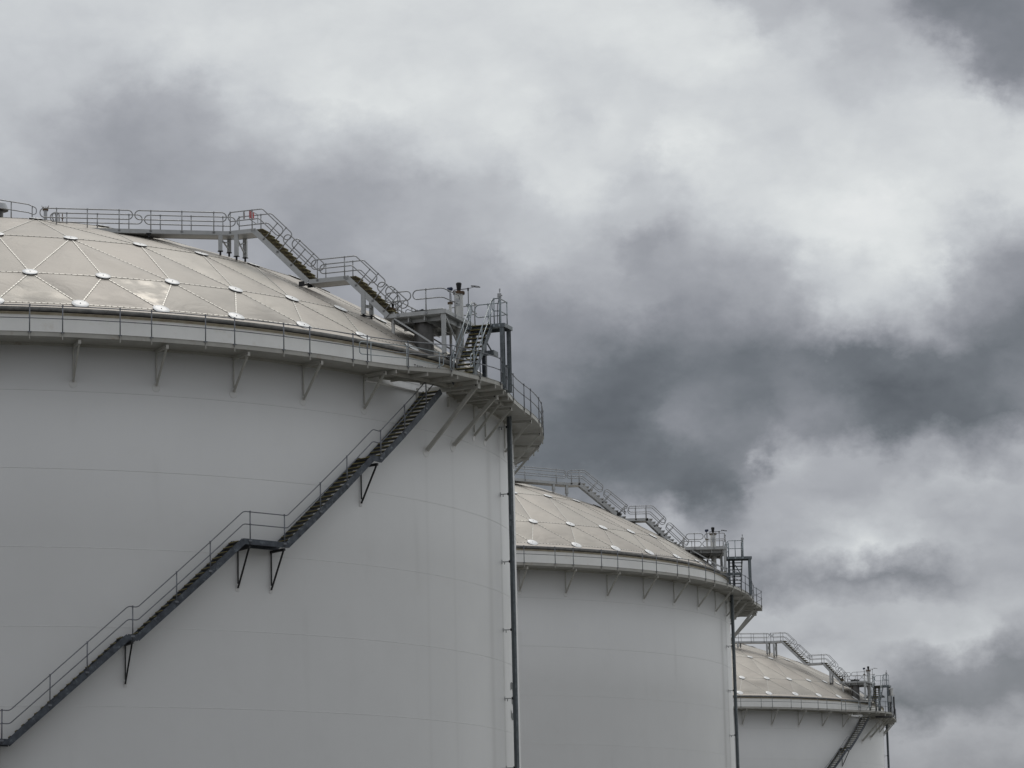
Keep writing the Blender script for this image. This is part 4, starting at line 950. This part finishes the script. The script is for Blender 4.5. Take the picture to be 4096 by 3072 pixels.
# roof walkways
bs = [(.02, 2.42), (2.62, 4.55), (4.92, 7.75), (7.95, 9.2)]; bp = [.12, 1.15, 1.95, 2.85, 3.75, 5.2, 6.45, 7.2, 8.25, 8.95]
roof_walk(t1, (12.99, -10.34), e1, 1.30, 3.79, 5.59, 7.42, 30.77, 28.28, 26.45, (-cos(R(11.5)), -sin(R(11.5))), 9.0, [(.06, 3.98), (4.08, 8.0)], [.6, 1.97, 3.3, 4.65, 6.0, 7.3], bs, bp,
          [('b', .40, True), ('a', .33, True), ('a', 3.4, False)], 6.25, 'aluminium walkway and yellow-edged steps over the nearest dome', G['roof'], TREADY, e2)
roof_walk(t2, (13.99, -7.75), (1, 0), .88, 3.77, 5.35, 7.35, 30.80, 28.28, 26.24, (-cos(R(36)), -sin(R(36))), 7.0, [(.10, 4.4)], [.9, 3.5], [(.02, 2.3), (2.5, 4.75), (5.0, 7.3), (7.5, 9.4)], [.3, .82, 1.7, 2.9, 4.2, 5.5, 6.2, 7.0, 7.9, 9.0],
          [('a', .05, False), ('a', 1.15, False)], 6.1, 'grey walkway and steps over the middle dome', G['roof'], ALU, (0, 1))
t3r = t3.at(-1.5)
roof_walk(t3r, (12.99, -10.34), e1, 1.30, 3.79, 5.59, 7.42, 31.17, 28.68, 26.60, (-cos(R(11.5)), -sin(R(11.5))), 9.0, [(.06, 3.98), (4.08, 8.0)], [.6, 1.97, 3.3, 4.65, 6.0, 7.3], bs, bp,
          [('b', .40, True), ('a', .33, True), ('a', 3.4, False)], 6.25, 'small distant walkway and steps over the farthest dome', G['roof'], TREADY, e2)

# platforms, landings and their instruments
def cluster(c, c1, E1, E2, zp, zg, who, flip, man=True, noz=True):
    p, L = platform(c, c1, E1, E2, zp, 'pale aluminium gauging platform on legs at the rim of the %s tank' % who, G['plat'])
    landing_stair(c, L, E1, E2, zg, 'dark galvanised landing with steep steps beside the platform of the %s tank' % who, G['land'], flip=flip)
    gauge_well(c, L, E1, E2, -.34 if not flip else -.72, 2.55, zp, 'thick white standpipe with black head rising through the platform of the %s tank' % who, G['well'])
    transmitter(c, L, -.87 if not flip else -1.12, 2.88, zp, 'thin white pipe with small blue sensor head on the platform of the %s tank' % who, G['lev'])
    if noz: nozzle(c, L, -2.48, .30, zp, 'small rusty flanged valve at the foot of the steps on the %s dome' % who, G['noz'])
    if man: manhole(c, L, -1.39, 1.06, zp, 'wide stained steel manhole neck under the platform of the %s tank' % who, G['man'])
    mast(c, L, 1.63 if not flip else 1.25, 2.24, zg, 'thin sensor mast with grey box on the landing of the %s tank' % who, G['mast'])
    return L
L1 = cluster(t1, (22.37, -13.59), e1, e2, 26.45, 26.10, 'nearest', False)
L2 = cluster(t2, (24.55, -7.75), (1, 0), (0, 1), 26.24, 25.82, 'middle', True, man=False, noz=False)
L3 = cluster(t3r, (22.37, -13.59), e1, e2, 26.60, 26.22, 'farthest', False)

cable_pole(t1, -12.9, 'tall dark cable tray on wall clips up the right edge of the nearest tank', G['tray'])
cable_pole(t2, -12.8, 'tall dark cable tray on wall clips up the right edge of the middle tank', G['tray'])
cable_pole(t3, -2.0, 'dark cable tray standing off the right edge of the farthest tank', G['tray'])

# inner guard rail around the stair opening on the walkway
def guard(c, label, dth=0.):
    root = c.thing('guard_rail', label, 'guard rail', pr(-38+dth, 26.2, ZF0+.012), 'guard rails at the heads of the wall stairs')
    Q = [pr(-42.6+dth, 25.75), pr(-38.4+dth, 26.35), pr(-37.6+dth, 26.50), pr(-33.0+dth, 26.55)]
    P = [Vector((p.x, p.y, 24.37)) for p in Q]+[Vector((p.x, p.y, 23.86)) for p in Q[::-1]]
    b = MB(); b.tube(fillet(P, .12, True), .02, 7, True); rail = c.part('handrail', b, RAILG, root)
    for t, r in ((-41.6, 25.95), (-38.0, 26.42), (-33.6, 26.54)):
        b = MB(); p = pr(t+dth, r); b.tube([(p.x, p.y, ZF0+.01), (p.x, p.y, 24.38)], .022, 7); c.part('post', b, RAILG, root)
guard(t1, 'low grey guard rail above the long stair on the nearest walkway')
guard(t3, 'tiny grey guard rail on the walkway of the farthest tank', .5)

# red warning sign hung across the head of the nearest steps
s0 = Vector((12.99, -10.34, 0))+Vector((*e1, 0))*1.02; E2v = Vector((*e2, 0)); E1v = Vector((*e1, 0))
root = t1.thing('warning_sign', 'small red warning sign hung across the nearest roof walkway', 'sign', tuple(s0+Vector((0, 0, 31.28))))
b = MB(); b.obox(s0+E2v*.24+Vector((0, 0, 31.44)), E2v, E1v, (0, 0, 1), .25, .006, .165); t1.part('sign_face', b, RED, root)
b = MB()
for k, wd in enumerate((.19, .17, .19, .12)): b.obox(s0+E2v*.24+Vector((0, 0, 31.55-.072*k))-E1v*.010, E2v, E1v, (0, 0, 1), wd, .002, .014); b.obox(s0+E2v*.24+Vector((0, 0, 31.55-.072*k))+E1v*.010, E2v, E1v, (0, 0, 1), wd, .002, .020)
t1.part('print', b, PINK, root)
b = MB(); p = s0-E1v*.25; b.obox(p+Vector((0, 0, 31.42)), E1v, E2v, (0, 0, 1), .03, .03, .18); P = [s0+E2v*.02+Vector((0, 0, 31.60)), s0+E2v*.88+Vector((0, 0, 31.60)), s0+E2v*.88+Vector((0, 0, 31.14)), s0+E2v*.02+Vector((0, 0, 31.20))]
b.tube(fillet([Vector(q) for q in P], .1, True), .016, 6, True); t1.part('gate_frame', b, RAILA, root)

# fittings near the crown of the nearest dome
def oz(x, y): return sphz(x, y)
z0 = oz(2.7, -9.5); root = t1.thing('roof_vent', 'grey mushroom vent with dark underside at the left edge of the nearest dome', 'vent', (2.95, -9.5, z0))
b = MB(); b.cyl((2.95, -9.5, z0-.1), (2.95, -9.5, z0+.26), .22, n=28); t1.part('neck', b, STEEL, root)
b = MB(); b.cyl((2.95, -9.5, z0+.20), (2.95, -9.5, z0+.24), .44, .42, n=32); t1.part('vent_screen', b, BLACK, root)
b = MB(); b.cyl((2.95, -9.5, z0+.24), (2.95, -9.5, z0+.50), .44, .34, n=32); b.cyl((2.95, -9.5, z0+.50), (2.95, -9.5, z0+.60), .34, .12, n=32); b.cyl((2.95, -9.5, z0+.6), (2.95, -9.5, z0+.64), .05, n=10); t1.part('hood', b, VENT, root)
z0 = oz(5.16, -10.5); root = t1.thing('dip_pipe', 'upright grey pipe stub with rusty bolted cap on the nearest dome', 'pipe', (5.16, -10.5, z0))
b = MB(); b.cyl((5.16, -10.5, z0-.1), (5.16, -10.5, z0+.44), .078, n=20); t1.part('pipe', b, VENT, root)
b = MB(); b.cyl((5.16, -10.5, z0+.42), (5.16, -10.5, z0+.46), .125, n=20); b.cyl((5.16, -10.5, z0+.47), (5.16, -10.5, z0+.51), .12, n=20)
for k in range(8): t = 2*pi*k/8; b.cyl((5.16+.105*cos(t), -10.5+.105*sin(t), z0+.38), (5.16+.105*cos(t), -10.5+.105*sin(t), z0+.56), .013, n=6)
b.beam((5.04, -10.5, z0+.5), (5.0, -10.5, z0+.62), .03, .02); b.beam((5.28, -10.5, z0+.5), (5.30, -10.5, z0+.62), .03, .02); t1.part('bolted_cap', b, RUST, root)
z0 = oz(5.62, -10.3); root = t1.thing('gooseneck_vent', 'small curved grey gooseneck pipe beside the capped stub on the nearest dome', 'pipe', (5.62, -10.3, z0))
b = MB(); b.tube(fillet([(5.72, -10.3, z0-.1), (5.72, -10.3, z0+.36), (5.50, -10.3, z0+.40), (5.40, -10.3, z0+.20), (5.50, -10.3, z0-.02)], .12), .028, 8); b.cyl((5.60, -10.28, z0-.1), (5.60, -10.28, z0+.2), .07, .05, n=14); b.cyl((5.60, -10.28, z0+.2), (5.60, -10.28, z0+.36), .04, .10, n=14); t1.part('pipe', b, VENT, root)
b = MB(); b.tube([(5.86, -10.3, z0-.1), (5.86, -10.3, z0+.30)], .022, 8); b.cyl((5.86, -10.3, z0+.08), (5.86, -10.3, z0+.11), .05, n=10); t1.part('stub', b, RUST, root)
# short rail climbing towards the crown
root = t1.thing('crown_rail', 'short sloping grey handrail running off the left edge above the nearest dome', 'handrail', (3.9, -10.7, oz(3.9, -10.7)))
b = MB()
def CR(x, h): return Vector((x, -10.7-.02*(4.7-x), 32.03-.183*(x-4.66)+h))
P = [CR(1.2, 0), CR(4.45, 0), CR(4.80, -.10), CR(4.80, -.44), CR(4.45, -.36), CR(1.2, -.36)]
b.tube(fillet(P, .14, True), .023, 7, True); rl = t1.part('handrail', b, RAILA, root)
for x in (2.4, 3.72, 4.62):
    b = MB(); p = CR(x, -.02 if x < 4.5 else -.08); b.tube([(p.x, p.y, oz(p.x, p.y)-.1), tuple(p)], .026, 8); t1.part('post', b, RAILA, rl)

# bent dark conduit and boxes on the outside of the farthest tank's landing
root = t3.thing('foam_pipe', 'bent black pipe with white top rising beside the landing of the farthest tank', 'pipe', pr(-25.6, 27.9, ZF0))
q = pr(-26.4, 27.9); q2 = pr(-28.6, 27.9); q3 = pr(-33, 27.2)
b = MB(); b.tube(fillet([(q.x, q.y, 25.05), (q.x, q.y, 23.12), (q2.x, q2.y, 22.92), (q3.x, q3.y, 22.85)], .5), .085, 10); t3.part('pipe', b, BLACK, root)
b = MB(); b.tube([(q.x-.38, q.y, 25.0), (q.x-.38, q.y, 23.4)], .05, 8); b.tube([(q.x-.2, q.y, 25.1), (q.x-.2, q.y, 24.2)], .04, 8); t3.part('drain_pipe', b, BLACK, root)
b = MB(); b.cyl((q.x-.2, q.y, 25.15), (q.x-.2, q.y, 25.75), .16, n=16); b.obox((q.x-.25, q.y, 25.85), (1, 0, 0), (0, 1, 0), (0, 0, 1), .22, .12, .07); b.obox((q.x-.12, q.y, 25.2), (1, 0, 0), (0, 1, 0), (0, 0, 1), .3, .05, .03); t3.part('white_top', b, PIPEW, root)
root = t3.thing('junction_box', 'grey box on the landing column of the farthest tank', 'box', pr(-28.2, 27.75, 24.5))
q = pr(-28.2, 27.75); b = MB(); b.obox((q.x, q.y, 24.75), (1, 0, 0), (0, 1, 0), (0, 0, 1), .12, .08, .30); b.obox((q.x, q.y-.09, 24.75), (1, 0, 0), (0, 1, 0), (0, 0, 1), .10, .01, .27); b.beam((q.x, q.y, 24.5), (q.x, q.y, ZF0+.01), .05, .05); t3.part('case', b, ALU, root)
